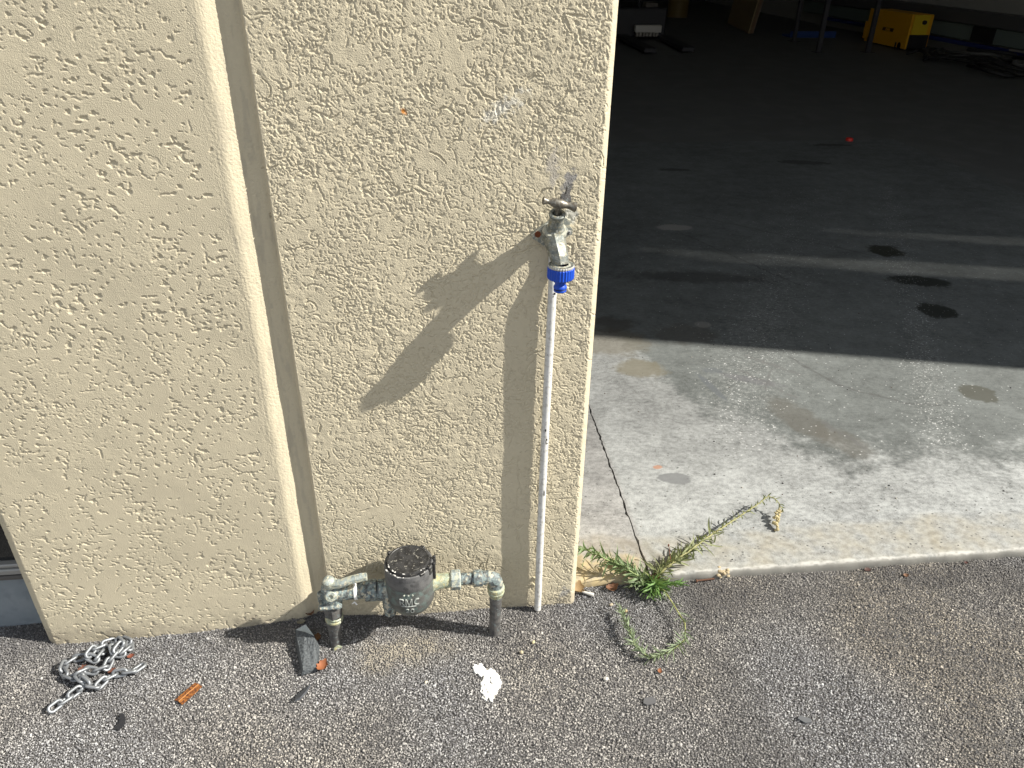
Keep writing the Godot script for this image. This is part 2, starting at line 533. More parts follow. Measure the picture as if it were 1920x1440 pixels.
			r = lerpf(r, 0.46, lip * 0.8); gr = lerpf(gr, 0.455, lip * 0.8); bl = lerpf(bl, 0.43, lip * 0.8)
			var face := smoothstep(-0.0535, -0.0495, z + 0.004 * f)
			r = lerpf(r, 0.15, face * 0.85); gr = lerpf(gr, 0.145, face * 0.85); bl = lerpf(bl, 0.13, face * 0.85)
			# mustard stain in the corner by the wall, pinkish strip left of the joint
			if x < 0.5:
				var strip := smoothstep(0.465, 0.45, x)
				r *= 1.0 - 0.10 * strip; gr *= 1.0 - 0.135 * strip; bl *= 1.0 - 0.145 * strip
				var must := smoothstep(-0.135, -0.10, z + 0.03 * e) * smoothstep(0.46, 0.40, x + 0.05 * e) * (0.65 + 0.6 * f)
				must = clampf(must, 0, 1)
				r = lerpf(r, 0.46, must); gr = lerpf(gr, 0.365, must); bl = lerpf(bl, 0.20, must)
				var grime := smoothstep(0.10, 0.4, e + 0.5 * f) * smoothstep(-0.22, -0.05, z) * 0.45
				r *= 1.0 - grime; gr *= 1.0 - grime; bl *= 1.0 - grime
			# pale scuffs where wheels have dragged grit
			var sw := exp(-pow(((x - 1.12) + (z + 1.1) * 0.55) / 0.13, 2)) * smoothstep(-2.2, -1.2, z) + 0.7 * exp(-pow(((x - 1.62) + (z + 0.9) * 0.5) / 0.06, 2)) * smoothstep(-1.6, -1.0, z)
			var scuff := smoothstep(0.18, 0.5, g + 0.6 * f) * clampf(sw, 0, 1) * inn * 0.38
			r = lerpf(r, 0.44, scuff); gr = lerpf(gr, 0.44, scuff); bl = lerpf(bl, 0.43, scuff)
			for q in blots:
				if absf(x - q[0]) < q[2] * 1.6 + q[3] * 0.8 and absf(z - q[1]) < q[3] * 1.6 + q[2] * 0.8:
					var k: float = blot(x, z, q[0], q[1], q[2], q[3], q[4], q[5], e * 0.26 + f * 0.12) * q[9]
					r = lerpf(r, q[6], k); gr = lerpf(gr, q[7], k); bl = lerpf(bl, q[8], k)
			if z > -2.7 and z < -0.4:
				for q in lines:
					if absf(x - q[0].x) < 0.8:
						var k2 := clampf(streak(x + 0.012 * e, z + 0.012 * b, q[0], q[1], q[2]) * 2.0, 0, 1) * clampf(0.6 + f, 0, 1) * 0.8
						r = lerpf(r, q[3], k2); gr = lerpf(gr, q[3], k2); bl = lerpf(bl, q[3], k2)
			bytes[at] = gam[int(clampf(r, 0, 1) * 4096)]
			bytes[at + 1] = gam[int(clampf(gr, 0, 1) * 4096)]
			bytes[at + 2] = gam[int(clampf(bl, 0, 1) * 4096)]
			at += 3
	# white specks and dark pinholes
	for k in 8500:
		var px := rng.randi_range(1, w - 2)
		var pz := int(hh * (1.0 - pow(rng.randf(), 1.5) * 0.72))
		pz = clampi(pz, 1, hh - 2)
		var wx := FX0 + (FX1 - FX0) * px / w
		var wz := FZ0 + (FZ1 - FZ0) * pz / float(hh)
		if k % 2 == 0 and wz < -0.45:   # most of the pale grit lies along the wheel tracks
			wx = 1.12 + (wz + 1.1) * -0.55 + rng.randfn(0.0, 0.10) if k % 4 == 0 else 1.62 + (wz + 0.9) * -0.5 + rng.randfn(0.0, 0.05)
			px = clampi(int((wx - FX0) / (FX1 - FX0) * w), 1, w - 3)
		var white := wz < -0.42 and wx > 0.8 and rng.randf() < 0.8
		if wz > -0.07 or (not white and rng.randf() < 0.45): continue
		var o2 := (pz * w + px) * 3
		var val := rng.randi_range(165, 245) if white else rng.randi_range(30, 90)
		for s in (1 if rng.randf() < 0.55 else 2):
			for c in 3: bytes[o2 + s * 3 + c] = val
	return ImageTexture.create_from_image(Image.create_from_data(w, hh, false, Image.FORMAT_RGB8, bytes))

func floor_strip(left: Callable, right: Callable, zs: Array, prof: Callable, nx: int) -> ArrayMesh:
	var st := S()
	smooth(st)
	var front := noise(121, 16.0, 3)
	var P := func(i: int, j: int) -> Vector3:
		var z: float = zs[j]
		var xl: float = left.call(z)
		var xr: float = right.call(z)
		var x := lerpf(xl, xr, pow(float(i) / nx, 1.6))
		var zz := z + (front.get_noise_2d(x, 0.0) * 0.004 * smoothstep(-0.12, -0.05, z))
		return Vector3(x, prof.call(z) + (front.get_noise_2d(x * 3.0, z * 3.0) * 0.0016 * smoothstep(-0.3, -0.06, z)), zz)
	var uv := func(p: Vector3) -> Vector2: return Vector2((p.x - FX0) / (FX1 - FX0), (p.z - FZ0) / (FZ1 - FZ0))
	for j in zs.size() - 1:
		for i in nx:
			var a: Vector3 = P.call(i, j)
			var b: Vector3 = P.call(i, j + 1)
			var c: Vector3 = P.call(i + 1, j + 1)
			var d: Vector3 = P.call(i + 1, j)
			for v in [a, c, b, a, d, c]:
				st.set_uv(uv.call(v)); st.add_vertex(v)
	# the sawn faces down into the joint
	flat(st)
	for j in zs.size() - 1:
		for s in [0, nx]:
			var a: Vector3 = P.call(s, j)
			var b: Vector3 = P.call(s, j + 1)
			var dn := Vector3(0, -0.03, 0)
			for v in ([a, b, b + dn, a, b + dn, a + dn] if s == nx else [a, b + dn, b, a, a + dn, b + dn]):
				st.set_uv(uv.call(v)); st.add_vertex(v)
	st.generate_normals()
	st.index()
	return st.commit()

func build_floor() -> void:
	var root := base("concrete_floor")
	setting(root)
	var m := mat(Color.WHITE, 0.68)
	m.albedo_texture = floor_texture()
	m.texture_repeat = false
	m.normal_enabled = true
	m.normal_texture = fine_normal(111, 0.06, 4.0)
	m.normal_scale = 0.16
	M.concrete = m
	var m2 := m.duplicate()
	m.normal_enabled = false
	var bumps := StandardMaterial3D.new()
	var zs: Array = []
	var z := FZ0
	while z < -1.4:
		zs.append(z); z += 0.2
	while z < -0.21:
		zs.append(z); z += 0.012
	for q in [-0.20, -0.185, -0.17, -0.155, -0.14, -0.125, -0.11, -0.095, -0.08, -0.07, -0.062, -0.056, -0.051, -0.048, -0.046, -0.045]: zs.append(q)
	var prof := func(q: float) -> float:
		if q < -0.19: return 0.030
		if q < -0.07: return lerpf(0.030, 0.0200, (q + 0.19) / 0.12)
		if q < -0.0515: return lerpf(0.0200, 0.0165, (q + 0.07) / 0.0185)
		if q < -0.0475: return lerpf(0.0165, 0.0120, (q + 0.0515) / 0.004)
		if q < -0.0455: return lerpf(0.0120, 0.002, (q + 0.0475) / 0.002)
		return -0.02
	var jn := noise(131, 22.0, 4)
	var jw := noise(132, 45.0, 3)
	var jl := func(q: float) -> float: return 0.4515 + 0.0010 * sin(q * 7.0) + jn.get_noise_1d(q) * 0.004 - 0.0016 - maxf(0.0, jw.get_noise_1d(q)) * 0.007
	var jr := func(q: float) -> float: return 0.4515 + 0.0010 * sin(q * 7.0) + jn.get_noise_1d(q) * 0.004 + 0.0012 + maxf(0.0, jw.get_noise_1d(q + 40.0)) * 0.006
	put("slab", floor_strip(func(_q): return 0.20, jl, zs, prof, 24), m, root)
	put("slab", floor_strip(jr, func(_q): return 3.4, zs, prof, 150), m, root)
	put("joint_dirt", box_mesh(Vector3(0.43, 0.0, -4.2), Vector3(0.47, 0.0125, -0.062), 0.001), mat(lin(0.06, 0.05, 0.042), 1.0), root)
	# the rest of the workshop floor
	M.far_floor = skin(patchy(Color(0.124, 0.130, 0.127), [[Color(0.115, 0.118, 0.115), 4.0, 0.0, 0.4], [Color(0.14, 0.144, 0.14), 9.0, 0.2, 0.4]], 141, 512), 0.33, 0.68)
	var st := S()
	flat(st)
	for q in [[-2.2, -20.0, 7.3, -4.2], [-2.2, -4.2, 0.20, -0.26], [3.4, -4.2, 7.3, -0.05]]:
		quad(st, Vector3(q[0], 0.03, q[3]), Vector3(q[2], 0.03, q[3]), Vector3(q[2], 0.03, q[1]), Vector3(q[0], 0.03, q[1]))
	quad(st, Vector3(3.4, -0.03, -0.05), Vector3(7.3, -0.03, -0.05), Vector3(7.3, 0.03, -0.05), Vector3(3.4, 0.03, -0.05))
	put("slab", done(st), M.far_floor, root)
	# crumbs of dirt and gravel lying on the floor
	var f := S()
	lump(f, Vector3.ZERO, Vector3(1, 0.6, 0.8), Basis(), 77, 0.35, 6, 4)
	var mm := MultiMesh.new()
	mm.transform_format = MultiMesh.TRANSFORM_3D
	mm.use_colors = true
	mm.mesh = done(f)
	var list: Array = []
	for k in 420:
		var p := Vector3(rng.randf_range(0.3, 2.3), 0, -0.07 - pow(rng.randf(), 1.3) * 1.5)
		if absf(p.x - 0.452) < 0.012: continue
		var r := 0.0011 + 0.0026 * pow(rng.randf(), 5.0)
		p.y = prof.call(p.z) + r * 0.3
		var c: Color = [Color(0.03, 0.028, 0.026), Color(0.10, 0.07, 0.05), Color(0.34, 0.32, 0.28), Color(0.05, 0.048, 0.046)][rng.randi() % 4]
		list.append([Transform3D(Basis(Vector3.UP, rng.randf() * TAU).scaled_local(Vector3.ONE * r), p), c])
	mm.instance_count = list.size()
	for i in list.size():
		mm.set_instance_transform(i, list[i][0]); mm.set_instance_color(i, list[i][1])
	var mi := MultiMeshInstance3D.new()
	mi.name = "grit"
	mi.multimesh = mm
	var gm := mat(Color.WHITE, 0.9)
	gm.vertex_color_use_as_albedo = true
	mi.material_override = gm
	root.add_child(mi, true)
	setting(mi, "stuff")

# ------------------------------------------------------------------ the rendered wall
const WX0 := -0.802
const WX1 := 0.2765
const WY0 := -0.03
const WY1 := 1.27
const WS := 0.00116

func wall_profile(x: float) -> float:
	var z := 0.0
	if x < -0.784: z = -0.012 * pow((-0.784 - x) / 0.018, 1.4)
	elif x > -0.295 and x < -0.2385:
		var u := x + 0.295
		z = -maxf(0.5 * u * u / 0.026 if u < 0.013 else 0.5 * (u - 0.0065), 0.0)
		z = maxf(z, -0.0125)
	elif x >= -0.2385 and x < -0.2345: z = -0.0125 * (1.0 - (x + 0.2385) / 0.004)
	elif x > 0.265: z = -0.0085 * pow((x - 0.265) / 0.0115, 1.35)
	return z

func worms(cut: PackedFloat32Array, rim: PackedFloat32Array, w: int, h: int, x0: float, x1: float, count: int, sd: int, o: Dictionary) -> void:
	var r := RandomNumberGenerator.new()
	r.seed = sd
	var dens := noise(sd + 3, 6.0, 3)
	var swirl := noise(sd + 4, 5.0, 2)
	for k in count:
		var x := r.randf_range(x0, x1)
		var y := r.randf_range(WY0, WY1)
		if dens.get_noise_2d(x, y) < o.keep + r.randf_range(-0.2, 0.2): continue
		var a: float = swirl.get_noise_2d(x, y) * 5.0 + o.lean + r.randf_range(-1.0, 1.0) * o.spread
		var bend: float = r.randf_range(-1.0, 1.0) * o.curl
		var steps := int(r.randf_range(o.short, o.long) / WS)
		var deep: float = o.deep * r.randf_range(0.45, 1.2)
		var rad: float = o.wide * r.randf_range(0.7, 1.3) / WS
		for s in steps:
			x += cos(a) * WS
			y += sin(a) * WS
			a += bend + r.randf_range(-1.0, 1.0) * o.jitter
			var rr: float = rad * (0.75 + 0.5 * r.randf()) * (0.6 + 0.8 * sin(PI * (s + 1.0) / (steps + 1.0)))
			var gx := (x - WX0) / WS
			var gy := (y - WY0) / WS
			var reach := int(rr * 1.7) + 1
			for j in range(maxi(0, int(gy) - reach), mini(h - 1, int(gy) + reach) + 1):
				for i in range(maxi(0, int(gx) - reach), mini(w - 1, int(gx) + reach) + 1):
					var q := ((i - gx) * (i - gx) + (j - gy) * (j - gy)) / (rr * rr)
					if q < 1.0:
						var v := deep * (1.0 - q * q)
						if v > cut[j * w + i]: cut[j * w + i] = v
					elif q < 2.6:
						var v2: float = o.rim * deep * (1.0 - absf(q - 1.5) / 1.1)
						if v2 > rim[j * w + i]: rim[j * w + i] = v2

func build_wall() -> void:
	var w := int((WX1 - WX0) / WS) + 1
	var h := int((WY1 - WY0) / WS) + 1
	var cut := PackedFloat32Array()
	cut.resize(w * h)
	var rim := cut.duplicate()
	# left: smoothly trowelled with torn pits; right: dense curling drags
	worms(cut, rim, w, h, -0.80, -0.31, 2600, 301, {"keep": 0.0, "lean": -0.75, "spread": 0.9, "curl": 0.14, "short": 0.0015, "long": 0.011, "deep": 0.0013, "wide": 0.00120, "jitter": 1.0, "rim": 0.08})
	worms(cut, rim, w, h, -0.80, -0.31, 420, 302, {"keep": -0.12, "lean": -0.6, "spread": 1.1, "curl": 0.08, "short": 0.008, "long": 0.028, "deep": 0.0010, "wide": 0.00125, "jitter": 0.6, "rim": 0.12})
	worms(cut, rim, w, h, -0.225, 0.268, 8000, 311, {"keep": -0.02, "lean": 1.9, "spread": 1.4, "curl": 0.17, "short": 0.0015, "long": 0.010, "deep": 0.0013, "wide": 0.00110, "jitter": 0.7, "rim": 0.35})
	worms(cut, rim, w, h, -0.225, 0.268, 900, 312, {"keep": -0.3, "lean": 1.9, "spread": 1.4, "curl": 0.10, "short": 0.010, "long": 0.040, "deep": 0.0015, "wide": 0.00125, "jitter": 0.25, "rim": 0.35})
	# torn pits (left) and broken curling drag lines (right) from thresholded noise
	var tear := noise(350, 62.0, 4)
	var tearm := noise(351, 9.0, 3)
	var curl1 := noise(352, 48.0, 2)
	var curl2 := noise(353, 85.0, 2)
	var curlm := noise(354, 60.0, 2)
	for j in h:
		var ty := WY0 + j * WS
		for i in w:
			var tx := WX0 + i * WS
			var k := j * w + i
			if tx < -0.305:
				var t := tear.get_noise_2d(tx * 0.75 + ty * 0.45, ty * 1.1 - tx * 0.3)
				var thr := 0.40 - 0.30 * tearm.get_noise_2d(tx, ty)
				var v := smoothstep(thr, thr + 0.035, t) * (0.0012 + 0.0012 * (t - thr))
				if v > cut[k]: cut[k] = v
			elif tx > -0.232 and tx < 0.266:
				var m := curlm.get_noise_2d(tx, ty)
				var busy := tearm.get_noise_2d(tx + 5.0, ty)
				if m > 0.04 and busy > -0.3:
					var v := smoothstep(0.075, 0.025, absf(curl1.get_noise_2d(tx, ty))) * smoothstep(0.05, 0.16, m + 0.25 * busy) * 0.0014
					if v > cut[k]: cut[k] = v
				if m < 0.02 and busy > -0.12:
					var v := smoothstep(0.10, 0.04, absf(curl2.get_noise_2d(tx, ty))) * smoothstep(0.0, -0.12, m - 0.2 * busy) * 0.0010
					if v > cut[k]: cut[k] = v
				var t := tear.get_noise_2d(tx, ty)
				var thr := 0.46 - 0.22 * busy
				var v3 := smoothstep(thr, thr + 0.035, t) * 0.0012
				if v3 > cut[k]: cut[k] = v3
	# hairline cracks in the paint: level with the tap's plate, and wandering down beside the pipe
	var cr := RandomNumberGenerator.new()
	cr.seed = 340
	for q in [[[0.085, 0.8275], [0.12, 0.8300], [0.165, 0.8305]], [[0.222, 0.832], [0.262, 0.8325]], [[0.146, 0.40], [0.150, 0.33], [0.143, 0.27], [0.150, 0.20], [0.158, 0.17], [0.152, 0.13], [0.156, 0.09], [0.148, 0.06]], [[0.183, 0.13], [0.172, 0.115], [0.174, 0.06], [0.171, 0.03]], [[0.185, 0.17], [0.192, 0.15], [0.186, 0.12]], [[0.128, 0.50], [0.136, 0.45], [0.128, 0.42]]]:
		for e in q.size() - 1:
			var pa := Vector2(q[e][0], q[e][1])
			var pb := Vector2(q[e + 1][0], q[e + 1][1])
			var nn2 := int((pb - pa).length() / (WS * 0.5)) + 1
			var off := 0.0
			for t in nn2:
				off = clampf(off + cr.randf_range(-0.0006, 0.0006), -0.002, 0.002)
				var pp := pa.lerp(pb, t / float(nn2)) + (pb - pa).normalized().orthogonal() * off
				var ci := int((pp.x - WX0) / WS)
				var cj := int((pp.y - WY0) / WS)
				cut[cj * w + ci] = maxf(cut[cj * w + ci], 0.0011)
	var lo := noise(321, 5.0, 3)
	var mid := noise(322, 45.0, 3)
	var fine := noise(323, 260.0, 3)
	var patch := noise(324, 4.0, 2)
	var vert := noise(325, 120.0, 3)
	var H := PackedFloat32Array()
	H.resize(w * h)
	for j in h:
		var y := WY0 + j * WS
		for i in w:
			var x := WX0 + i * WS
			var k := j * w + i
			var rough := 0.55 + 0.8 * smoothstep(-0.3, 0.4, patch.get_noise_2d(x, y))
			var inpanel := 1.0
			if x > -0.30 and x < -0.232: inpanel = 0.0
			elif x > -0.32 and x < -0.30: inpanel = (-0.30 - x) / 0.02
			var right := x > -0.24
			var v := wall_profile(x) + lo.get_noise_2d(x, y) * 0.0010
			v += inpanel * mid.get_noise_2d(x, y) * (0.00055 if right else 0.00012) * rough
			v += (fine.get_noise_2d(x, y) * 0.00030 if right else fine.get_noise_2d(x * 0.45 + y * 0.5, y * 0.8 - x * 0.5) * (0.00012 + 0.00030 * smoothstep(0.05, 0.45, lo.get_noise_2d(x * 1.5 + 3.0, y * 1.5)))) * rough
			if inpanel < 1.0: v += (vert.get_noise_2d(x * 1.6, y * 0.18) * 0.00030 + fine.get_noise_2d(x, y * 0.6) * 0.00035) * (1.0 - inpanel)
			H[k] = v - cut[k] + rim[k] * (1.0 if cut[k] <= 0.0 else 0.3)
	# colour: one cream paint, with scuffs, a rust speck, grey smears above the tap and a dirty foot
	var cn := noise(331, 3.0, 3)
	var cs := noise(332, 70.0, 3)
	var col := PackedColorArray()
	col.resize(w * h)
	var nor := PackedVector3Array()
	nor.resize(w * h)
	for j in h:
		var y := WY0 + j * WS
		for i in w:
			var x := WX0 + i * WS
			var k := j * w + i
			var s := cs.get_noise_2d(x, y)
			var c := Color(0.555, 0.497, 0.368) * (1.0 + 0.05 * cn.get_noise_2d(x, y) + 0.04 * s)
			if x > 0.0 and y > 0.9:
				c = c.lerp(Color(0.64, 0.62, 0.55), clampf(blot(x, y, 0.112, 1.018, 0.032, 0.010, 0.55, 0.5, s * 1.3), 0, 1) * 0.7)
			if absf(x - 0.203) < 0.05 and absf(y - 0.915) < 0.08:
				c = c.lerp(Color(0.24, 0.235, 0.235), blot(x, y, 0.2165, 0.909, 0.008, 0.018, -0.25, 0.3, s * 0.8) * 0.9)
				c = c.lerp(Color(0.36, 0.34, 0.32), blot(x, y, 0.192, 0.932, 0.008, 0.026, 0.05, 0.5, s * 1.2) * 0.6)
			if x > 0.2 and y > 0.84 and y < 0.88: c = c.lerp(Color(0.52, 0.52, 0.48), blot(x, y, 0.222, 0.857, 0.012, 0.014, 0, 0.2, s * 0.4) * 0.8)
			if absf(x + 0.030) < 0.01 and absf(y - 1.017) < 0.01:
				c = c.lerp(Color(0.42, 0.17, 0.03), blot(x, y, -0.0300, 1.0170, 0.0045, 0.0045, 0, 0.4, s))
			if x > 0.235 and y < 0.1: c = c.lerp(Color(0.36, 0.36, 0.36), blot(x, y, 0.250, 0.036, 0.008, 0.016, -0.4, 0.4, s) * 0.7)
			var foot := smoothstep(0.055, 0.0, y + 0.025 * s) * 0.55 * (0.55 + cn.get_noise_2d(x * 4.0, y * 4.0))
			c = c.lerp(Color(0.22, 0.19, 0.15), clampf(foot, 0, 0.5))
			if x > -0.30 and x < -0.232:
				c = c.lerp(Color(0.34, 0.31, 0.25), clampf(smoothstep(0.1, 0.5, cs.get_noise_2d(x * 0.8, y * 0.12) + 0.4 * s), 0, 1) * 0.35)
			c.a = 1.0
			col[k] = c
			var i0 := maxi(i - 1, 0); var i1 := mini(i + 1, w - 1)
			var j0 := maxi(j - 1, 0); var j1 := mini(j + 1, h - 1)
			nor[k] = Vector3(-(H[j * w + i1] - H[j * w + i0]) / ((i1 - i0) * WS), -(H[j1 * w + i] - H[j0 * w + i]) / ((j1 - j0) * WS), 1.0).normalized()
	var root := base("rendered_wall")
	tag(root, "cream wall with rough trowelled render and a recessed vertical channel, left of the doorway", "wall")
	var cuts := [0, int((-0.297 - WX0) / WS), int((-0.2345 - WX0) / WS), w - 1]
	for part in 3:
		var a: int = cuts[part]
		var b: int = cuts[part + 1]
		var n := b - a + 1
		var pos := PackedVector3Array(); pos.resize(n * h)
		var nn := PackedVector3Array(); nn.resize(n * h)
		var cc := PackedColorArray(); cc.resize(n * h)
		var idx := PackedInt32Array(); idx.resize((n - 1) * (h - 1) * 6)
		var at := 0
		for j in h:
			for i in n:
				var k := j * w + a + i
				var q := j * n + i
				pos[q] = Vector3(WX0 + (a + i) * WS, WY0 + j * WS, H[k])
				nn[q] = nor[k]
				cc[q] = col[k]
				if i < n - 1 and j < h - 1:
					idx[at] = q; idx[at + 1] = q + n; idx[at + 2] = q + n + 1
					idx[at + 3] = q; idx[at + 4] = q + n + 1; idx[at + 5] = q + 1
					at += 6
		var arr := []
		arr.resize(Mesh.ARRAY_MAX)
		arr[Mesh.ARRAY_VERTEX] = pos
		arr[Mesh.ARRAY_NORMAL] = nn
		arr[Mesh.ARRAY_COLOR] = cc
		arr[Mesh.ARRAY_INDEX] = idx
		var am := ArrayMesh.new()
		am.add_surface_from_arrays(Mesh.PRIMITIVE_TRIANGLES, arr)
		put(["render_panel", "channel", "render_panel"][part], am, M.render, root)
	for q in [[0.1845, 0.084, 0.0065], [0.1838, 0.066, 0.0052]]:
		var lb := S()
		lump(lb, Vector3(q[0], q[1], 0.001), Vector3(q[2] * 0.7, q[2], 0.005), Basis(), int(q[1] * 1000.0), 0.25, 10, 7)
		put("render_crumb", done(lb), M.plain_render, root)
	put("core", box_mesh(Vector3(-0.800, -0.05, -0.25), Vector3(0.2750, 1.2, -0.0165), 0.001), M.plain_render, root)
	# above the frame the same wall goes on up
	put("upper_panel", box_mesh(Vector3(-0.802, WY1, -0.25), Vector3(-0.293, 5.2, 0.0), 0.008), M.plain_render, root)
	put("upper_panel", box_mesh(Vector3(-0.2345, WY1, -0.25), Vector3(0.2765, 5.2, 0.0), 0.008), M.plain_render, root)
	put("upper_channel", box_mesh(Vector3(-0.2935, WY1, -0.25), Vector3(-0.234, 5.2, -0.0125), 0.001), M.plain_render, root)

func build_shell() -> void:
	var root := base("workshop_building")
	tag(root, "dim workshop shell round the doorway, its pale right side wall showing at the top right", "building")
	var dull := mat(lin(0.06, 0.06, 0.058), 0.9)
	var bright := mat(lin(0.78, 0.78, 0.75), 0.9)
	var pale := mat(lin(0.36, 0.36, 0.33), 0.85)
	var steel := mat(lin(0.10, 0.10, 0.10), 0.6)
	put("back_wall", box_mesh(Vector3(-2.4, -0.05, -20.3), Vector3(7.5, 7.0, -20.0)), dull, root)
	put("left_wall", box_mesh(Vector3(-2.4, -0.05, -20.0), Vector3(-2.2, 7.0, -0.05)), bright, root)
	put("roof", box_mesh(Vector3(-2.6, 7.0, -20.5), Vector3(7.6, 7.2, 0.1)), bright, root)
	# right side wall, in lengths that leave two narrow upright gaps near the front
	put("side_wall", box_mesh(Vector3(7.3, -0.05, -20.0), Vector3(7.36, 7.0, -0.93)), pale, root)
	put("side_wall", box_mesh(Vector3(7.3, -0.05, -0.79), Vector3(7.36, 7.0, -0.48)), pale, root)
	put("side_wall", box_mesh(Vector3(7.3, -0.05, -0.30), Vector3(7.36, 7.0, -0.26)), pale, root)
	for k in 9:
		put("louvre_blade", box_mesh(Vector3(7.32, -0.05, -0.48 + k * 0.02), Vector3(7.335, 7.0, -0.4660 + k * 0.02), 0.001), steel, root)
		put("louvre_head", box_mesh(Vector3(7.305, 4.45 + 0.10 * ((k * 4) % 9), -0.48 + k * 0.02), Vector3(7.319, 7.0, -0.461 + k * 0.02), 0.001), steel, root)
	for k in 7:
		put("louvre_blade", box_mesh(Vector3(7.32, -0.05, -0.93 + k * 0.02), Vector3(7.335, 7.0, -0.915 + k * 0.02), 0.001), steel, root)
		put("louvre_head", box_mesh(Vector3(7.305, 3.85 + 0.10 * ((k * 3) % 7), -0.93 + k * 0.02), Vector3(7.319, 7.0, -0.911 + k * 0.02), 0.001), steel, root)
	put("pier", box_mesh(Vector3(5.2, -0.05, -0.26), Vector3(7.36, 5.2, 0.0), 0.01), M.plain_render, root)
	put("header", box_mesh(Vector3(-2.4, 5.2, -0.26), Vector3(7.36, 7.0, 0.0), 0.01), M.plain_render, root)
	put("front_wall", box_mesh(Vector3(-2.4, 2.4, -0.25), Vector3(-0.802, 5.2, -0.002), 0.01), M.plain_render, root)
	put("front_wall", box_mesh(Vector3(-2.4, -0.05, -0.25), Vector3(-1.75, 2.4, -0.002), 0.01), M.plain_render, root)
	# along the foot of the side wall: dark ledge, green-grey panel with dark openings, blue rail
	put("ledge", box_mesh(Vector3(7.1, 0.40, -14.0), Vector3(7.3, 0.56, -6.0), 0.01), steel, root)
	put("low_panel", box_mesh(Vector3(7.14, 0.21, -14.0), Vector3(7.298, 0.398, -6.0), 0.01), mat(lin(0.16, 0.20, 0.18), 0.8), root)
	for z in [-8.75, -10.6, -7.0]:
		put("opening", box_mesh(Vector3(7.125, 0.215, z - 0.22), Vector3(7.2, 0.39, z + 0.22), 0.004), mat(lin(0.01, 0.01, 0.01), 0.9), root)
	put("rail", box_mesh(Vector3(7.08, 0.15, -13.0), Vector3(7.12, 0.20, -6.0), 0.006), mat(lin(0.015, 0.03, 0.16), 0.6), root)

func build_glazed_door() -> void:
	var root := base("glazed_door", Vector3(-1.28, 0, -0.06))
	tag(root, "glazed door with blue-grey kick panel, at the far left edge behind the wall's end", "door")
	var blue := skin(patchy(Color(0.20, 0.235, 0.265), [[Color(0.225, 0.26, 0.29), 6.0, 0.0, 0.4], [Color(0.18, 0.21, 0.24), 9.0, 0.3, 0.3]], 401), 3.0, 0.6)
	var alu := mat(lin(0.34, 0.34, 0.33), 0.5, 0.4)
	put("kick_panel", box_mesh(Vector3(-0.47, -0.03, -0.03), Vector3(0.50, 0.122, 0.0), 0.003), blue, root)
	put("sill", box_mesh(Vector3(-0.47, 0.1225, -0.035), Vector3(0.50, 0.132, 0.006), 0.002), mat(lin(0.10, 0.095, 0.09), 0.8), root)
	put("frame", box_mesh(Vector3(-0.47, 0.1325, -0.03), Vector3(0.50, 0.146, 0.002), 0.002), alu, root)
	put("frame", box_mesh(Vector3(-0.47, 0.1465, -0.03), Vector3(0.50, 0.155, -0.003), 0.002), alu, root)
	put("frame", box_mesh(Vector3(-0.47, 2.36, -0.03), Vector3(0.50, 2.4, 0.0), 0.002), alu, root)
	var glass := mat(lin(0.012, 0.013, 0.014), 0.12)
	put("pane", box_mesh(Vector3(-0.47, 0.1555, -0.022), Vector3(0.50, 2.36, -0.016), 0.001), glass, root)

